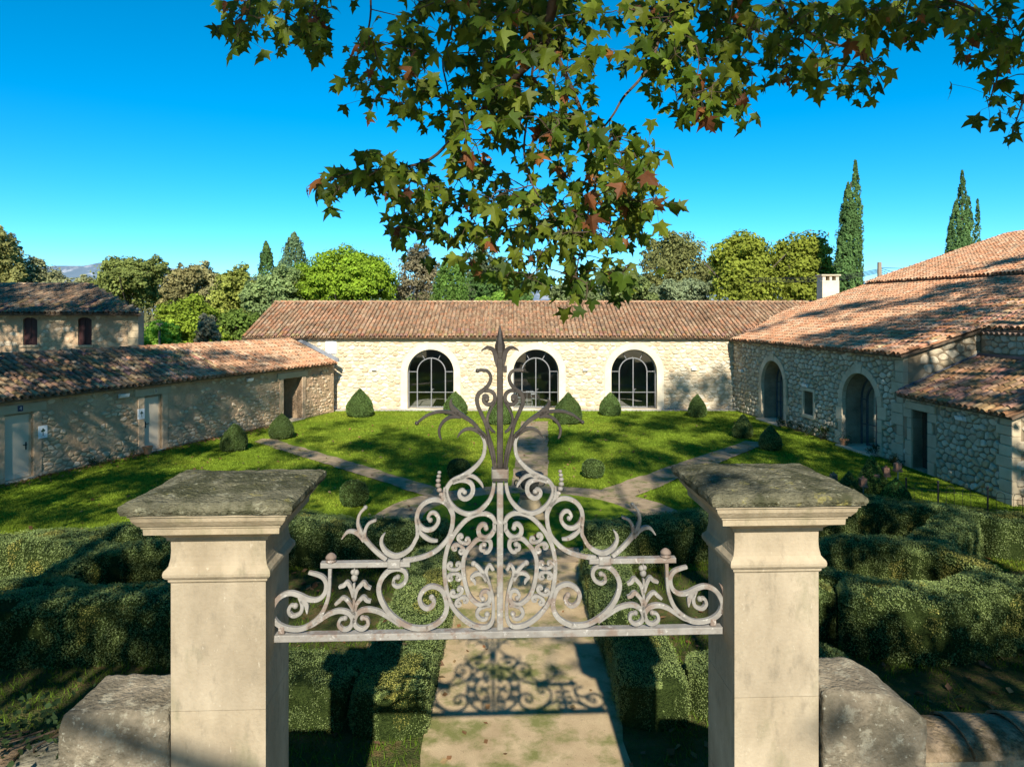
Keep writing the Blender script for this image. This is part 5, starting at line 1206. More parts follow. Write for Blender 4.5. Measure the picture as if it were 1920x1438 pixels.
iron('fleur_leaf', 'D', [(572, 460), (565, 390), (535, 335), (475, 310)], [7, 6, 5.5, 4])
iron('oval_scroll', 'B', [(185, 1310), (220, 1225), (300, 1172), (400, 1165), (500, 1192), (600, 1262), (700, 1372), 'C', (690, 150), (748, 270), (783, 420), (790, 560), (778, 700), (748, 870), (700, 990), (620, 1100), (520, 1190), (400, 1255), (270, 1262), (208, 1190), (195, 1060), (205, 900), (240, 750), (285, 640)], [7, 8, 8, 8, 8, 8, 8, 8, 8, 8, 8, 8, 9, 9, 8, 7, 6, 6, 7])
iron('bud_leaf', 'C', [(280, 660), (285, 590), (265, 535), (235, 515), (195, 575)], [8, 7, 6, 6, 6])
iron('bud_stem', 'C', [(290, 650), (350, 565), (400, 510), (437, 492)], [8, 7, 6, 5], eye=5.5)
iron('bud_leaf', 'C', [(275, 700), (325, 625), (400, 612), (462, 655), (428, 700), (415, 745)], [8, 7, 7, 6, 6, 2])
iron('small_scroll', 'B', [(205, 1290), (200, 1380), 'C', (190, 90), (232, 150), (300, 180), (362, 140), (376, 65), (335, 15), (290, 25), (285, 65)], [6, 7, 8, 8, 8, 8, 7, 6], eye=5)
iron('inner_oval', 'C', [(315, 290), (345, 262), (318, 350), (265, 350), (228, 285), (242, 215), (305, 190), (380, 192), (450, 250), (520, 335), (560, 450), (560, 600), (532, 750), (490, 870), (420, 955), (330, 998), (255, 965), (235, 890), (265, 832), (320, 832), (352, 885), (325, 925)][2:], [6, 7, 8, 8, 8, 8, 8, 8, 8, 8, 8, 8, 7, 6, 5], eye=5)
iron('spiral', 'C', [(300, 335), (345, 320), (350, 275), (312, 262)], [6, 6, 5], eye=5.5, k=3)
iron('small_scroll', 'C', [(225, 1010), (300, 1010), (370, 1045), (395, 1110), (350, 1168), (290, 1168), (272, 1115)], [5, 7, 7, 7, 6, 6], eye=5.5)
def hmotif(cx, cy, ang, s=1.0):
    ca, sa = cos(ang), sin(ang)
    for v in (1, -1):
        for h in (1, -1):
            P = [(0, 22), (35, 30), (72, 50), (84, 88), (60, 112), (32, 100), (38, 76)]
            Q = [(cx+(x*h*ca-y*v*-1*-sa*-1)*s if 0 else cx+(x*h*ca+y*v*sa)*s, cy+(x*h*sa-y*v*ca)*s) for x, y in P]
            iron('small_c_scroll', 'C', Q, [5, 6, 6, 5, 5, 4.5], eye=3.2, k=4, dep=.013)
hmotif(590, 245, radians(-28), .88); hmotif(672, 578, 0, .92); hmotif(612, 885, radians(27), .88)
iron('low_great_scroll', 'D', [(310, 850), (330, 815), (335, 845), (300, 868), (250, 842), (228, 790), (245, 740), (300, 718), (372, 735), (430, 795), (455, 880), (432, 980), (370, 1080), (280, 1160), (180, 1212), (70, 1222), 'C', (985, 1250), (880, 1202), (800, 1125), (762, 1015), (772, 910), (805, 820), (870, 765), (960, 750), (1045, 798), (1088, 880), (1065, 970), (1000, 1015), (935, 982), (915, 925), (945, 885)][1:], [5, 6, 7, 8, 9, 9, 9, 9, 9, 9, 9, 9, 8, 8, 8, 8, 7], eye=5.5)
iron('spiral_eye', 'D', [(338, 840), (330, 800), (300, 790)], [5, 5, 5], eye=5, k=3)
iron('foot_scroll', 'D', [(275, 1195), (370, 1122), (460, 1068), (560, 1048), (630, 1080), (655, 1140), (635, 1190), (585, 1208), (543, 1172), (552, 1125), (590, 1118)], [5, 8, 9, 9, 9, 8, 8, 7, 6, 5], eye=5)
iron('foot_scroll', 'D', [(1040, 1180), (990, 1160), (930, 1120), (860, 1075), (780, 1052), (705, 1070), (668, 1125), (690, 1190), (738, 1208), (780, 1172), (770, 1125), (730, 1115)], [5, 7, 8, 9, 9, 8, 8, 7, 6, 5], eye=5)
iron('leaf_stem', 'D', [(656, 1150), (654, 1070), (656, 980), (657, 900), (656, 825)], [5, 6, 5, 4.5, 4])
for (x, y, r) in ((655, 785, 28), (640, 742, 24), (668, 738, 20)):
    u, z = tr('D', [(x, y)])[0]
    for sg in (1, -1):
        V, F = ball((0, 0, 0), r/4.494*PXM, 10, 7, 1.1); part('bud', np.array(V)+fgt.P(u*sg, z, 0), F, M['iron_pale'], gate, smooth=True)
iron('hook', 'D', [(656, 740), (652, 705), (648, 680)], [2.5, 2])
for P in ([(654, 1085), (640, 1010), (605, 962), (577, 945), (552, 972), (520, 982)], [(660, 1055), (700, 980), (742, 945), (778, 972), (812, 1000)], [(654, 960), (635, 885), (600, 842), (577, 825), (552, 858), (520, 874)], [(660, 940), (680, 870), (710, 818), (740, 842), (780, 856)]):
    iron('leaf', 'D', P, [6, 7, 7, 7, 5])
iron('post_scroll', 'D', [(850, 685), (853, 770), (856, 860), (872, 960), (920, 1070), (1000, 1150), (1090, 1190), (1200, 1180), (1285, 1130), (1320, 1050), (1292, 965), (1240, 912), (1170, 892), (1100, 912), (1020, 950), (945, 950), (893, 900), (882, 822), (922, 762), (1025, 727)], [7, 6, 6, 7, 8, 9, 9, 9, 9, 9, 9, 9, 9, 9, 9, 8, 8, 8, 8, 6])
iron('spiral', 'D', [(1100, 925), (1075, 1000), (1092, 1058), (1150, 1080), (1183, 1042), (1168, 995), (1132, 1000)], [6, 7, 7, 7, 6, 5], eye=5.5)
iron('leaf_frond', 'D', [(1085, 950), (1045, 985), (1038, 1020), (1035, 1065)], [8, 9, 7, 1.2])
iron('wall_hook', 'D', [(1318, 1120), (1332, 1020), (1328, 930), (1300, 872)], [9, 7, 5, 2], 'iron_rust')

# ------------------------------------------------------------------ trees beyond the buildings
def crown(root, c, lobes, n, size, base, seed, core=.25, var=.20, flat=.62, clumps=26):
    """leaf faces gathered into clumps through the lobes; lobes: (dx, dy, z, rx, ry, rz)"""
    PP = []; NN = []; TT = []; vol = np.array([l[3]*l[5] for l in lobes]); vol = vol/vol.sum()
    for l, v in zip(lobes, vol):
        k = int(n*v); K = max(8, int(clumps*sqrt(v*len(lobes)))); d = rng.normal(size=(K, 3)); d /= np.linalg.norm(d, axis=1)[:, None]; rad = rng.uniform(.45, 1.0, K)**.6
        cc = np.array([l[0], l[1], l[2]])+d*np.array(l[3:])*rad[:, None]*.86; cs = rng.uniform(.16, .38, K)*min(l[3], l[5])
        j = rng.integers(0, K, k); dd = rng.normal(size=(k, 3)); dd /= np.linalg.norm(dd, axis=1)[:, None]
        P = cc[j]+dd*(cs[j]*rng.uniform(.55, 1.05, k))[:, None]*np.array([1.15, 1.15, .8]); PP.append(P); NN.append(dd*.6+d[j]*.5+np.array([0, 0, .4])); TT.append(1+rng.normal(size=K)[j]*.10)
        kc = int(k*core); q = rng.normal(size=(kc, 3)); q /= np.linalg.norm(q, axis=1)[:, None]; P = np.array([l[0], l[1], l[2]])+q*np.array(l[3:])*.62*(rng.uniform(0, 1, kc)**.33)[:, None]
        PP.append(P); NN.append(q); TT.append(np.full(kc, .95))
    P = np.concatenate(PP)+np.array([c[0], c[1], 0]); V, F = cards(P, np.concatenate(NN), size, .5, True, .6)
    t = foliage_tint(P, base, seed, .13, .35)*np.concatenate(TT)[:, None]; return part('crown', V, F, M['leaf'], root, np.repeat(t, 4, 0), kind='stuff')
def trunk(root, x, y, h, r, limbs, seed, m='bark'):
    q = random.Random(seed); mb = MB(); P = [(x, y, -.1), (x+q.uniform(-.1, .1)*h*.1, y, h*.4), (x+q.uniform(-.1, .1)*h*.2, y, h)]; mb.add(*tube(crom(P, 4), np.linspace(r, r*.35, 9), 8))
    for k in range(limbs):
        z = h*q.uniform(.35, .85); a = q.uniform(0, 2*pi); L = h*q.uniform(.2, .4)
        mb.add(*tube(crom([(x, y, z), (x+cos(a)*L*.5, y+sin(a)*L*.5, z+L*.4), (x+cos(a)*L, y+sin(a)*L, z+L*.9)], 3), np.linspace(r*.4, r*.1, 7), 5))
    mb.build('trunk', M[m], root)
GRP = 'trees growing beyond the tiled roofs'
def tree(name, label, px0, px1, ytop, d, base, n=9000, size=.34, ybot=590, lobes=None, seed=None, cat='tree', core=.25, clumps=26):
    seed = seed or int(px0+ytop); x = ((px0+px1)/2-960)/FPX*d; rx = (px1-px0)/2/FPX*d*1.12; zt = CAMZ-(ytop-HY)*d/FPX; zb = max(.5, CAMZ-(ybot-HY)*d/FPX)
    root = thing(name, label, cat, (x, d, 0), GRP); zc = (zt+zb)/2; rz = (zt-zb)/2
    if lobes is None:
        q = random.Random(seed); lobes = [(0, 0, zc, rx*.85, rx*.8, rz*.92), (rx*q.uniform(-.3, .3), 0, zc+rz*.45, rx*.45, rx*.5, rz*.62)]
        for k in range(8):
            a = 2*pi*k/6+q.uniform(-.4, .4); f = q.uniform(.3, .6); lobes.append((cos(a)*rx*q.uniform(.5, .85), sin(a)*rx*.5, zc+q.uniform(-.6, .6)*rz, rx*f, rx*f, rz*q.uniform(.35, .5)))
    crown(root, (x, d), lobes, n, size, base, seed, core, clumps=clumps); trunk(root, x, d, zt*.75, max(.12, rx*.08), 5, seed); return root
OLV = (.22, .22, .08); GRN = (.15, .23, .05); BRT = (.24, .32, .04); DRK = (.1, .13, .05); GYG = (.29, .30, .16); BRN = (.31, .28, .13); LIM = (.29, .39, .05)
tree('poplar_tree', 'tall olive brown tree cut by the left edge of the photo', -60, 40, 412, 62, (0.334, 0.330, 0.126), 9000, .34)
tree('scrub_tree', 'low grey green tree between the left edge and the far hill', 5, 120, 478, 66, GYG, 9000, .3)
tree('scrub_tree', 'low grey green tree just behind the roof of the stone house', 85, 190, 515, 60, GYG, 7000, .28)
tree('oak_tree', 'dark feathery tree right of the two storey house', 178, 302, 473, 54, (0.220, 0.263, 0.081), 13000, .26)
tree('elm_tree', 'grey brown tree right of the dark feathery tree', 290, 375, 492, 70, BRN, 8000, .3)
tree('maple_tree', 'bright yellow green tree low behind the left outbuilding roof', 300, 408, 548, 50, LIM, 11000, .24, ybot=665)
tree('elm_tree', 'grey brown tree with rounded top against the sky', 350, 430, 490, 72, (0.334, 0.318, 0.161), 8000, .3)
tree('maple_tree', 'yellow green tree with rusty leaf tips left of the small dark cypress', 395, 487, 481, 60, (0.334, 0.373, 0.092), 12000, .27, ybot=640)
tree('olive_tree', 'silvery small tree behind the left outbuilding roof', 368, 412, 585, 47, (.38, .37, .26), 3500, .18, ybot=650)
tree('shrub', 'bright green shrubs against the right gable edge of the left house', 262, 335, 600, 46, (0.334, 0.551, 0.081), 7000, .2, ybot=668, cat='shrub')
tree('shrub', 'dark green shrubs behind the left outbuilding ridge', 395, 480, 575, 52, GRN, 8000, .24, ybot=665, cat='shrub')
tree('pine_tree', 'grey green bushy pine standing left of the umbrella pine', 450, 560, 492, 56, (0.245, 0.330, 0.138), 16000, .24, ybot=640)
x = (498-960)/FPX*66
def conic(px, w, yt, yb, d, n, base, size, label, name='cypress_tree', lean=0.0, seed=1, spires=None):
    """narrow upright tree; spires: (px offset, top y, width px, bottom y)"""
    x = (px-960)/FPX*d; t = thing(name, label, 'cypress' if 'cypress' in name else 'tree', (x, d, 0), GRP); PP = []; NN = []; TT = []
    for (ox, ty, ww, by) in (spires or [(0, yt, w, yb)]):
        zt = CAMZ-(ty-HY)*d/FPX; zb = CAMZ-(by-HY)*d/FPX; R0 = ww/2/FPX*d; K = int(60+(zt-zb)*30); f = rng.uniform(0, 1, K)**.85; a = rng.uniform(0, 2*pi, K)
        prof = np.interp(f, [0, .12, .35, .6, .8, .93, 1], [.72, .95, 1, .82, .55, .26, .04])*R0; cz = zb+f*(zt-zb)
        r = prof*rng.uniform(.55, .95, K); cc = np.stack([(ox/FPX*d)+r*np.cos(a)+lean*f*R0, r*np.sin(a), cz], 1); k = int(n*(zt-zb)*R0*.62); j = rng.integers(0, K, k)
        q = rng.normal(size=(k, 3)); q /= np.linalg.norm(q, axis=1)[:, None]; cs = np.maximum(prof[j]*.30, .06); P = cc[j]+q*cs[:, None]*np.array([.8, .8, 2.4])*rng.uniform(.4, 1, (k, 1)); PP.append(P); NN.append(q+np.stack([np.cos(a[j]), np.sin(a[j]), 0*a[j]], 1)*.8); TT.append(1+rng.normal(size=K)[j]*.15)
    P = np.concatenate(PP)+np.array([x, d, 0]); V, F = cards(P, np.concatenate(NN), size, .4, True, .45); ti = foliage_tint(P, base, seed, .14, .8)*np.concatenate(TT)[:, None]
    part('crown', V, F, M['leaf'], t, np.repeat(ti, 4, 0), kind='stuff'); trunk(t, x, d, CAMZ-(yt-HY)*d/FPX-1.5, .16, 0, seed)
conic(499, 34, 453, 560, 66, 1500, (0.115, 0.208, 0.069), .28, 'small dark cypress top showing left of the umbrella pine')
conic(551, 60, 438, 560, 64, 900, (0.155, 0.235, 0.126), .3, 'open blue green fir just left of the umbrella pine', 'fir_tree')
# umbrella pine
d = 58; up = thing('umbrella_pine', 'rounded bright green umbrella pine rising behind the barn roof', 'pine tree', ((643-960)/FPX*d, d, 0), GRP)
def zz(y): return CAMZ-(y-HY)*d/FPX
ux_ = (643-960)/FPX*d; k_ = d/FPX
lob = [(0, 0, zz(512), 78*k_, 78*k_, 58*k_), (-62*k_, 0, zz(528), 46*k_, 50*k_, 44*k_), (62*k_, 0, zz(522), 46*k_, 50*k_, 48*k_), (-22*k_, -40*k_, zz(530), 60*k_, 40*k_, 40*k_), (35*k_, -38*k_, zz(535), 55*k_, 40*k_, 38*k_)]
crown(up, (ux_, d), lob, 34000, .26, (.26, .39, .04), 91, clumps=70); trunk(up, ux_, d, zz(510), .35, 8, 91)
tree('bare_oak_tree', 'brown grey twiggy tree right of the umbrella pine', 735, 822, 453, 62, (.24, .215, .14), 11000, .22, seed=500, core=.15)
conic(846, 78, 474, 600, 60, 700, (.15, .27, .06), .24, 'bright green cone shaped tree between the umbrella pine and the iron spear', 'conical_tree', spires=[(0, 474, 70, 600), (-14, 492, 50, 600), (12, 488, 52, 600)])
tree('pine_tree', 'dark broad pine hidden behind the hanging plane leaves', 862, 945, 452, 68, (0.138, 0.173, 0.092), 9000, .3)
tree('oak_tree', 'dense green tree behind the barn ridge left of the spear tip', 878, 990, 508, 56, (0.126, 0.230, 0.069), 14000, .25)
tree('shrub', 'bright green bush top just over the barn ridge left of the spear', 905, 965, 543, 53, (0.230, 0.390, 0.069), 5000, .2, cat='shrub')
tree('oak_tree', 'grey green tree over the barn ridge just right of the gap of sky', 1030, 1125, 520, 60, (0.196, 0.252, 0.115), 10000, .26)
tree('oak_tree', 'muted green tree over the barn ridge behind the lowest hanging leaves', 1110, 1225, 498, 60, (0.207, 0.265, 0.103), 12000, .26)
tree('oak_tree', 'broad olive tree with brown tips left of the two trimmed plane trees', 1192, 1345, 432, 62, (0.230, 0.240, 0.092), 20000, .27)
tree('olive_tree', 'silvery green tree low over the barn ridge before the broad olive tree', 1225, 1320, 520, 55, (0.275, 0.332, 0.196), 8000, .22)
for (a, b, lab) in ((1330, 1462, 'left one of the two bright green plane trees beside the chimney'), (1445, 1568, 'right one of the two bright green plane trees, touching the chimney')):
    d = 55; k_ = d/FPX; cx = (a+b)/2; w = (b-a)/2
    x0 = (cx-960)/FPX*d; t = thing('far_plane_tree', lab, 'tree', (x0, d, 0), GRP)
    def zz(y): return CAMZ-(y-HY)*d/FPX
    lob = [(0, 0, zz(500), w*k_*.92, w*k_*.9, 66*k_), (-w*.45*k_, 0, zz(495), w*.55*k_, w*.6*k_, 55*k_), (w*.45*k_, 0, zz(497), w*.55*k_, w*.6*k_, 55*k_), (-w*.2*k_, -w*.5*k_, zz(535), w*.95*k_, w*.4*k_, 50*k_), (w*.25*k_, -w*.5*k_, zz(540), w*.95*k_, w*.4*k_, 50*k_), (0, 0, zz(475), w*.75*k_, w*.6*k_, 46*k_)]
    crown(t, (x0, d), lob, 19000, .30, (.29, .335, .055), int(cx), clumps=60); trunk(t, x0, d, zz(500), .3, 7, int(cx))
conic(1590, 50, 302, 570, 50, 1500, (0.126, 0.230, 0.081), .22, 'tall dark cypress standing directly behind the white chimney', lean=.0, spires=[(0, 345, 48, 590), (14, 302, 28, 520), (-8, 420, 44, 590), (12, 385, 36, 590)])
conic(1800, 50, 320, 520, 50, 1500, (0.126, 0.230, 0.088), .2, 'cluster of cypress spires over the ridge of the right wing', spires=[(4, 322, 26, 500), (-8, 380, 34, 520), (16, 370, 24, 510), (33, 376, 12, 500), (-18, 420, 20, 520), (8, 430, 44, 520)])
# low scrub that closes the view under the crowns
for i, (a, b, yt, dd, cc, lab) in enumerate(((-40, 180, 528, 78, GYG, 'grey scrub band behind the stone house'), (180, 420, 512, 80, (.24, .24, .12), 'brownish scrub band behind the maples'), (420, 640, 508, 76, GRN, 'green scrub band left of and under the umbrella pine'), (700, 1000, 522, 78, (.14, .20, .06), 'green scrub band behind the middle of the barn ridge'), (1060, 1340, 512, 80, (.17, .21, .08), 'green scrub band behind the right half of the barn ridge'))):
    w = (b-a)/2*dd/FPX; zt = CAMZ-(yt-HY)*dd/FPX; x = ((a+b)/2-960)/FPX*dd; t = thing('scrub', lab, 'scrub', (x, dd, 0)); t['kind'] = 'stuff'
    n = 9000; P = np.stack([rng.uniform(-w, w, n)+x, dd+rng.normal(size=n)*1.2, 0*x+rng.uniform(-.2, 1, n)**1.0], 1); top = zt*(.62+.5*fbm(np.stack([P[:, 0], 0*P[:, 0], 0*P[:, 0]], 1), .25, i)); P[:, 2] = P[:, 2]*top
    V, F = cards(P, np.tile([0, -1., .3], (n, 1)), .5, .7); part('foliage', V, F, M['leaf'], t, np.repeat(foliage_tint(P, cc, i, .15, .3), 4, 0), kind='stuff')
# hills
n = 120; X = np.linspace(-3800, 3800, n); hh = 150+90*(fbm(np.stack([X, 0*X, 0*X], 1), .0012, 5, 4))+20*vnoise(np.stack([X, 0*X, 0*X], 1), .01, 6)
hh = hh*np.interp(X, [-3800, -2400, -1700, -1000, 300, 3800], [.95, .98, 1.0, .72, .62, .5]); V = []
for j, (yy, f) in enumerate(((2400, 0), (2650, .30), (2850, .62), (3000, .9), (3100, 1.0), (3400, .8))): V += [(x, yy+60*vnoise(np.array([[x, yy, 0]]), .004, 3)[0], -1+h*f) for x, h in zip(X, hh)]
F = [(j*n+i, j*n+i+1, (j+1)*n+i+1, (j+1)*n+i) for j in range(5) for i in range(n-1)]; o = part('hills', V, F, M['hill'], smooth=True); o['kind'] = 'structure'
# poles and wires
d = 47; x = (1649-960)/FPX*d; t = thing('utility_pole', 'wooden utility pole with cables behind the ridge of the right wing', 'utility pole', (x, d, 0))
part('pole', *tube([(x, d, 0), (x, d, CAMZ-(492-HY)*d/FPX)], [.17, .14], 8), M['wood_pole'], t)
zc = CAMZ-(508-HY)*d/FPX
for k in range(4):
    P = [(x-.1, d, zc+.1-k*.08), (x-2.5, d+2, zc-.30-k*.10), (x-7, d+6, zc-.2-k*.1)]; part('cable', *tube(crom(P, 6), .022, 4), M['black'], t)
    P = [(x+.1, d, zc+.15-k*.12), (x+1.6, d+1, zc-.10-k*.22), (x+3.4, d+3, zc-.4-k*.30)]; part('cable', *tube(crom(P, 6), .022, 4), M['black'], t)
part('cable', *tube(crom([(x, d, zc+.2), (x+9, d, zc+.0), (x+18, d, zc+.3)], 6), .02, 4), M['black'], t)
d = 45; x = (299-960)/FPX*d; t = thing('utility_pole', 'thin pale pole among the bright shrubs behind the left roofs', 'utility pole', (x, d, 0)); part('pole', *tube([(x, d, 0), (x, d, CAMZ-(606-HY)*d/FPX)], .07, 6), M['wood_pole'], t); part('crosspiece', *bevbox(x-.2, x+.2, d-.05, d+.05, CAMZ-(609-HY)*d/FPX, CAMZ-(606-HY)*d/FPX, .01), M['wood_pole'], t)

# ------------------------------------------------------------------ plane tree branches hanging over the gate
def leaf_shape(v):
    q = random.Random(v); R_ = [(.12, -.06), (.44, -.16), (.33, .06), (.46, .16), (.74, .44), (.46, .42), (.22, .44), (.31, .66), (.15, .76), (0, 1.12)]
    R_ = [(x*q.uniform(.88, 1.1), y*q.uniform(.93, 1.06)) for x, y in R_[:-1]]+[R_[-1]]; Lf = [(-x*q.uniform(.88, 1.1), y*q.uniform(.95, 1.05)) for x, y in reversed(R_[:-1])]
    ring_ = [(0, 0)]+R_+Lf; P = [(0, .30)]+ring_; fold = q.uniform(.05, .65); curl = q.uniform(-.3, .9); tw = q.uniform(-.3, .3)
    V = [(x, y-.1*abs(x)*0, -fold*abs(x)**1.2+curl*-(y**2)*.35+tw*x*y+(.03 if i == 0 else 0)) for i, (x, y) in enumerate(P)]
    n = len(ring_); return np.array(V), [(0, 1+i, 1+(i+1) % n) for i in range(n)]
LS = [leaf_shape(i) for i in range(10)]
LC = [(.095, .155, .014), (.075, .125, .012), (.125, .165, .016), (.155, .19, .018), (.050, .085, .009), (.20, .235, .03), (.115, .14, .013), (.24, .31, .03), (.30, .12, .035), (.24, .085, .03), (.16, .06, .025)]
LW = [5, 5, 5, 4, 4, 2, 4, .8, .6, .7, .5]
def w3(x, y, d): return np.array([(x-960)/FPX*d, d, CAMZ-(y-HY)/FPX*d])
plane = thing('plane_tree', 'old plane tree whose leafy branches hang across the top of the view', 'tree', (3.2, -5.5, 0))
BRN_ = [([(1060, -260, 5.2), (1045, -60, 5.6), (1030, 60, 5.9), (1008, 110, 6.0), (955, 160, 6.1), (900, 212, 6.2), (850, 262, 6.3), (800, 305, 6.3), (740, 318, 6.3), (680, 322, 6.3), (620, 335, 6.3)], [26, 22, 17, 15, 12, 9, 7, 6, 5, 3.5, 2.5]),
        ([(1028, 62, 5.9), (1045, 110, 5.9), (1068, 160, 5.8), (1090, 215, 5.8), (1112, 278, 5.7), (1112, 330, 5.7), (1106, 390, 5.7), (1094, 450, 5.7), (1080, 520, 5.7)], [12, 9, 8, 7, 6, 5, 4, 3, 2]),
        ([(1112, 285, 5.7), (1150, 215, 5.9), (1175, 175, 6.0), (1215, 130, 6.2), (1245, 60, 6.3), (1250, -30, 6.3)], [3, 4, 5, 6, 7, 8]),
        ([(1000, 120, 6.0), (990, 200, 6.0), (985, 290, 6.0), (1000, 360, 6.0), (1040, 420, 6.0), (1030, 480, 6)], [5, 4, 4, 3, 3, 2]),
        ([(850, -60, 6.8), (845, 40, 6.8), (835, 130, 6.7), (840, 215, 6.6)], [8, 6, 4, 2]), ([(480, -60, 6), (475, 0, 6), (460, 40, 6)], [4, 3, 2]), ([(600, -60, 6.2), (585, 20, 6.2), (560, 80, 6.2)], [4, 3, 2]),
        ([(700, -80, 6.4), (690, 30, 6.4), (680, 90, 6.4), (665, 70, 6.4)], [5, 4, 3, 2]), ([(1250, -20, 6.3), (1330, 50, 6.3), (1370, 120, 6.3), (1400, 190, 6.3)], [7, 5, 4, 2]),
        ([(1420, -80, 6.4), (1470, 20, 6.4), (1530, 70, 6.4), (1620, 100, 6.4), (1660, 150, 6.4)], [9, 7, 5, 4, 2]), ([(1700, -90, 6.0), (1760, -20, 6.0), (1830, 30, 6.0), (1870, 100, 6.0), (1860, 180, 6)], [9, 7, 5, 4, 2]),
        ([(1060, -260, 5.2), (1300, -160, 6.0), (1600, -140, 6.2), (1950, -60, 6.0), (1935, 120, 6), (1905, 230, 6)], [24, 18, 14, 9, 5, 2]), ([(1060, -260, 5.2), (900, -190, 6), (700, -150, 6.2), (480, -80, 6)], [24, 14, 9, 4])]
SK = []
for P, wd in BRN_:
    Q = crom([w3(*p) for p in P], 6); Q = Q+(np.stack([vnoise(Q, 3, 1), vnoise(Q, 3, 2), vnoise(Q, 3, 3)], 1)-.5)*.06; SK.append(Q)
    part('branch', *tube(Q, np.interp(np.linspace(0, 1, len(Q)), np.linspace(0, 1, len(wd)), wd)/FPX*6/2*1.0, 7), M['twig'], plane, smooth=True)
SKP = np.concatenate(SK)
mb = MB(); mb.add(*tube(crom([(3.2, -5.5, -.1), (3.1, -5.3, 2.5), (3.6, -4.6, 5.5), (4.6, -2, 9.5), (3.2, 1.5, 9.9), (1.2, 4.2, 9.3), tuple(SK[0][0])], 6), np.linspace(.42, .05, 37), 12))
for (a, b) in (((3.3, -5, 5), (-2.5, -9, 12)), ((3.6, -4.8, 5.5), (6, -6, 13)), ((3, -5.2, 4.5), (3.5, -10, 12))): mb.add(*tube(crom([a, ((a[0]+b[0])/2, (a[1]+b[1])/2, (a[2]+b[2])/2+.8), b], 6), np.linspace(.26, .05, 13), 8))
mb.build('trunk', M['bark'], plane)
EL = [(455, 30, 30, 30, 7), (440, 55, 20, 26, 4), (490, 30, 14, 20, 2), (565, 78, 36, 22, 7), (595, 22, 22, 18, 4), (545, 20, 18, 20, 2), (500, 0, 24, 10, 2), (690, 95, 40, 34, 7), (672, 150, 14, 24, 2), (705, 165, 30, 24, 3), (610, -30, 60, 20, 3),
      (890, 55, 150, 75, 52), (860, 170, 120, 80, 30), (960, 240, 130, 80, 34), (1050, 130, 70, 80, 16), (1000, 20, 130, 40, 22), (1070, 260, 70, 60, 14), (1180, 300, 60, 60, 16), (1200, 370, 40, 40, 7), (705, 318, 75, 30, 12), (622, 345, 36, 22, 6), (770, 345, 60, 40, 8),
      (850, 365, 80, 50, 12), (940, 365, 80, 60, 14), (1060, 370, 80, 60, 16), (1150, 400, 60, 50, 12), (740, 405, 28, 26, 4), (790, 440, 40, 30, 5), (880, 430, 60, 40, 7), (980, 440, 60, 50, 9), (1100, 455, 60, 40, 9), (1150, 505, 34, 34, 5), (1085, 545, 28, 22, 4), (970, 498, 36, 30, 5), (880, 500, 24, 22, 3), (1000, 530, 20, 16, 2),
      (1210, 25, 70, 36, 14), (1250, 90, 50, 46, 9), (1200, 110, 30, 24, 3), (1340, 40, 90, 50, 18), (1350, 120, 80, 50, 13), (1280, 160, 50, 46, 8), (1380, 190, 36, 26, 4), (1165, 95, 18, 20, 2), (1500, 35, 80, 40, 16), (1490, 100, 50, 44, 8), (1520, 150, 26, 16, 2), (1620, 40, 80, 36, 13), (1610, 105, 60, 34, 8), (1630, 145, 40, 18, 4), (1720, 15, 70, 24, 8), (1800, 20, 50, 30, 7), (1860, 60, 55, 50, 13), (1890, 130, 36, 40, 6), (1850, 190, 22, 14, 2), (1905, 225, 22, 34, 3), (1690, 45, 30, 20, 3),
      (900, -60, 260, 40, 26), (1350, -50, 260, 36, 20), (1750, -50, 200, 36, 12)]
lv = []; tw = MB(); q = random.Random(77)
CL = []
for (cx, cy, rx, ry, k) in EL:
    for _ in range(max(1, round(k*.92))):
        a = q.uniform(0, 2*pi); r = sqrt(q.random()); x = cx+rx*r*cos(a); y = cy+ry*r*sin(a); d = q.uniform(5.2, 7.2); CL.append((w3(x, y, d), cy))
CL.sort(key=lambda t: np.linalg.norm(SKP-t[0], axis=1).min())
NODES = SKP.copy()
for c, cy in CL:
        dist = np.linalg.norm(NODES-c, axis=1)+np.maximum(0, c[2]-NODES[:, 2])*.5; j = int(dist.argmin()); s = NODES[j]
        if dist[j] > .03:
            mid = (s+c)/2+np.array([q.uniform(-.05, .05), q.uniform(-.05, .05), q.uniform(.0, .22)*dist[j]]); m2 = mid*.4+c*.6+np.array([q.uniform(-.02, .02), 0, .06*dist[j]]); tw.add(*tube(crom([s, mid, m2, c], 4), np.linspace(.0055, .0025, 13), 4))
            NODES = np.vstack([NODES, [c, mid]])
        for _k in range(q.choice((4, 5, 5, 6))):
            p = c+np.array([q.gauss(0, .085), q.gauss(0, .09), q.gauss(0, .08)]); L = q.choice((q.uniform(.06, .10), q.uniform(.09, .15), q.uniform(.09, .155)))*(1.0 if cy > -10 else 1.1)
            dr = np.array([q.gauss(0, .55), q.gauss(-.1, .35), -1.0+q.gauss(0, .30)]); dr /= np.linalg.norm(dr); nn_ = np.array([q.gauss(0, .75), -1.0+q.gauss(0, .5), q.gauss(.35, .5)]); nn_ -= dr*nn_.dot(dr); nn_ /= np.linalg.norm(nn_); sx = np.cross(dr, nn_)
            lv.append((p, sx, dr, nn_, L, q.randrange(10), q.choices(range(len(LC)), LW)[0])); tw.add(*tube([c, (c+p)/2+np.array([0, 0, .012]), p], .0016, 3, cap=False))
tw.build('twigs', M['twig'], plane, kind='stuff')
lv.sort(key=lambda l: -l[4]/l[0][1] if (-20 < PX(l[0])[0] < 1940 and PX(l[0])[1] > -30) else 0)
from mathutils import Matrix
cache = {}
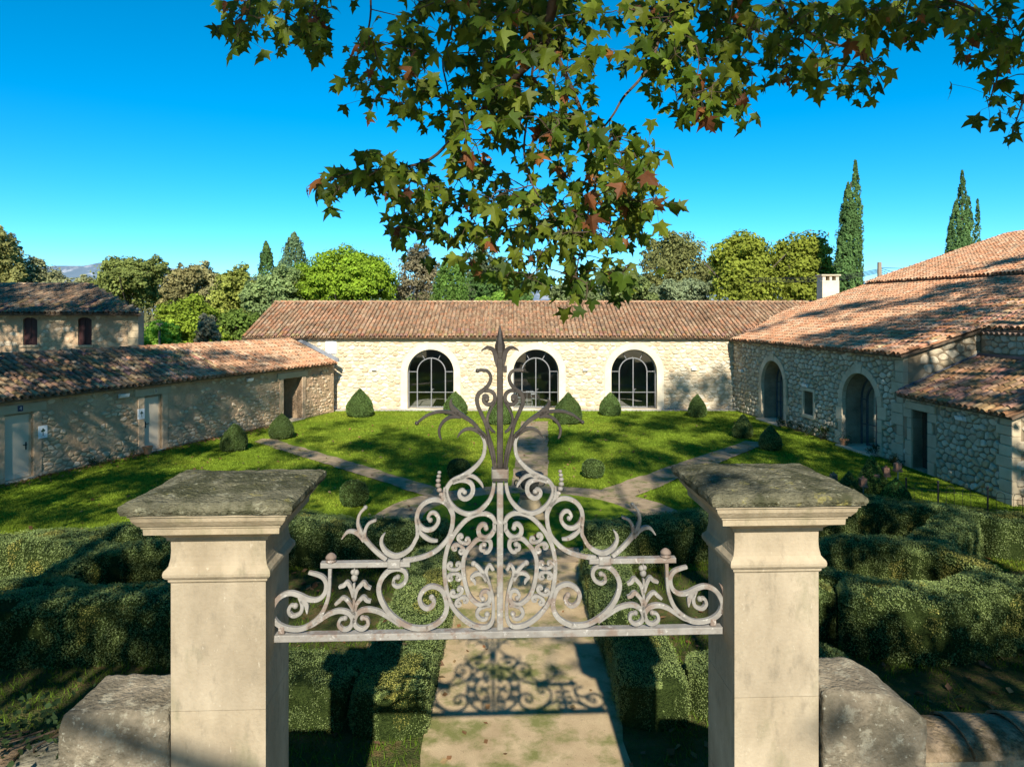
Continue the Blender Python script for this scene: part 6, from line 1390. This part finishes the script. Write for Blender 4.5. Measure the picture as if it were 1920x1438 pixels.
for (p, sx, dr, nn_, L, v, c) in lv[:300]:
    key = (v, c)
    if key not in cache: cache[key] = mesh('leaf', LS[v][0], LS[v][1], M['plane_leaf'], LC[c])
    m = Matrix(((sx[0], dr[0], nn_[0]), (sx[1], dr[1], nn_[1]), (sx[2], dr[2], nn_[2]))); o = put('leaf', cache[key], p, plane, m.to_euler()); o.scale = (L, L, L)
VV = []; FF = []; TT = []; b = 0
for (p, sx, dr, nn_, L, v, c) in lv[300:]:
    T = LS[v][0]*L; VV.append(p+T[:, :1]*sx+T[:, 1:2]*dr+T[:, 2:]*nn_); FF.append(np.array(LS[v][1])+b); TT.append(np.tile(np.array(LC[c])*q.uniform(.85, 1.15), (len(T), 1))); b += len(T)
part('leaves', np.concatenate(VV), np.concatenate(FF), M['plane_leaf'], plane, np.concatenate(TT), kind='stuff')
print('leaves', len(lv))

# ------------------------------------------------------------------ unseen plane trees behind and beside the camera, crowns shaped to shade the court
def shade(X, Y):  # how densely leaf clusters are placed to shade each ground spot
    n = fbm(np.array([[X*.55, Y*.9, 0]]), .55, 61, 3)[0]-.5
    def s(b, k=1.6): return b+n*k
    if Y < 5: return .2
    if Y < 8: return .25
    if abs(X-.1) < 1.55 and 8.3 < Y < 14: return .02 if Y < 12.5 else .2
    if abs(X) < 2.8 and 8 < Y < 11.5: return .09
    if 5.2 < abs(X+.0) < 8.2 and 13.0 < Y < 14.4: return .95  # extra leaf clusters added to darken the hollows of the ring hedges
    if abs(X) > 4.2 and 10.0 < Y < 11.5: return s(.70, 1.2)
    if abs(X) > 4.2 and 11.9 < Y < 12.9: return s(.08, 1.2)
    if abs(X) > 1.8 and 14.6 < Y < 16.0: return s(.55, 1.5)
    if Y < 17: return s(.22, 2.2)
    if X > 12.0+.06*(Y-38):
        if Y > 50: return .25
        if Y < 31: return s(.68)
        if X < 14.5 and Y > 40: return .06
        return s(.40, 3.2)
    if X < -10.5-max(0, (30-Y))*.2:
        if X < -16.5 and Y > 37.5: return .85 if Y < 43.5 else s(.7)
        if Y > 38.5: return .03
        if Y > 35: return s(.35)
        return s(.85)
    if Y > 41.5: return .0
    if Y > 37.5: return .5 if X > 8.2 else .02
    if X < 1.5:
        if Y > 29+2*sin(X): return .04
        return s(.66, 3.0)
    return s(.2 if Y > 34 else .74, 3.0)
TRK = [(-24, -6), (-15, -7), (-7, -8), (3.2, -5.5), (9, -8), (18, -6), (-24, 15), (-29, 24), (17, 10), (24, 14)]
cl = [[] for _ in TRK]; q = random.Random(5)
for _ in range(8200):
    X = q.uniform(-30, 28); Y = q.uniform(2, 54)
    if q.random() > shade(X, Y): continue
    for _t in range(12):
        ym = min(max(-1.5, abs(X)/.80-2.2) if abs(X) > 5 else -1.2, 24); y0 = max(-12, (Y-22/TE)); y1 = min(ym, Y-6.5/TE)
        if X > 12: y1 = min(y1, 13.0)
        if y0 > y1: break
        y = q.uniform(y0, y1); z = (Y-y)*TE; x = X+SX*(Y-y)
        if z < 6: continue
        k = min(range(len(TRK)), key=lambda i: (TRK[i][0]-x)**2+((TRK[i][1]-y)*1.3)**2); cl[k].append((x, y, z)); break
names = ['far left of the camera behind the garden wall', 'left of the camera behind the garden wall', 'just left behind the camera', '', 'just right behind the camera', 'far right of the camera behind the garden wall', 'left of the court beside the outbuilding', 'left of the court near the stone house', 'right of the court outside the wing', 'far right of the court outside the wing']
for i, (tx_, ty_) in enumerate(TRK):
    if not cl[i]: continue
    K = np.array(cl[i]); m = 66; P = np.repeat(K, m, 0); dd = rng.normal(size=P.shape); dd /= np.linalg.norm(dd, axis=1)[:, None]; P = P+dd*rng.uniform(.15, .72, (len(P), 1)); V, F = cards(P, rng.normal(size=P.shape), .21, .5, True, .8)
    if i == 3: root = plane
    else: root = thing('plane_tree', 'unseen plane tree with its crown shaped to shade the court, standing '+names[i], 'tree', (tx_, ty_, 0), 'plane trees round the court'); 
    part('crown', V, F, M['plane_leaf'], root, np.repeat(foliage_tint(P, (.085, .12, .03), 3, .2, .6), 4, 0), kind='stuff')
    mb = MB(); top = K[:, 2].mean()
    if i != 3: mb.add(*tube(crom([(tx_, ty_, -.1), (tx_+.2, ty_, top*.35), (tx_, ty_+.2, top*.9)], 5), np.linspace(.45, .12, 11), 10))
    for k in range(0, len(K), max(1, len(K)//14)):
        e = K[k]; s = np.array([tx_, ty_, top*.4]); mm = [s*(1-f)+e*f for f in np.linspace(0, 1, 9)]
        if any(abs(v[0]-SX*v[2]/TE-.1) < 2.2 and 7 < v[1]+v[2]/TE < 15 for v in mm): continue
        mb.add(*tube(crom([s, (s+e)/2+np.array([0, 0, .8]), e], 4), np.linspace(.14, .03, 9), 5))
    mb.build('trunk' if i != 3 else 'upper_limbs', M['bark'], root)
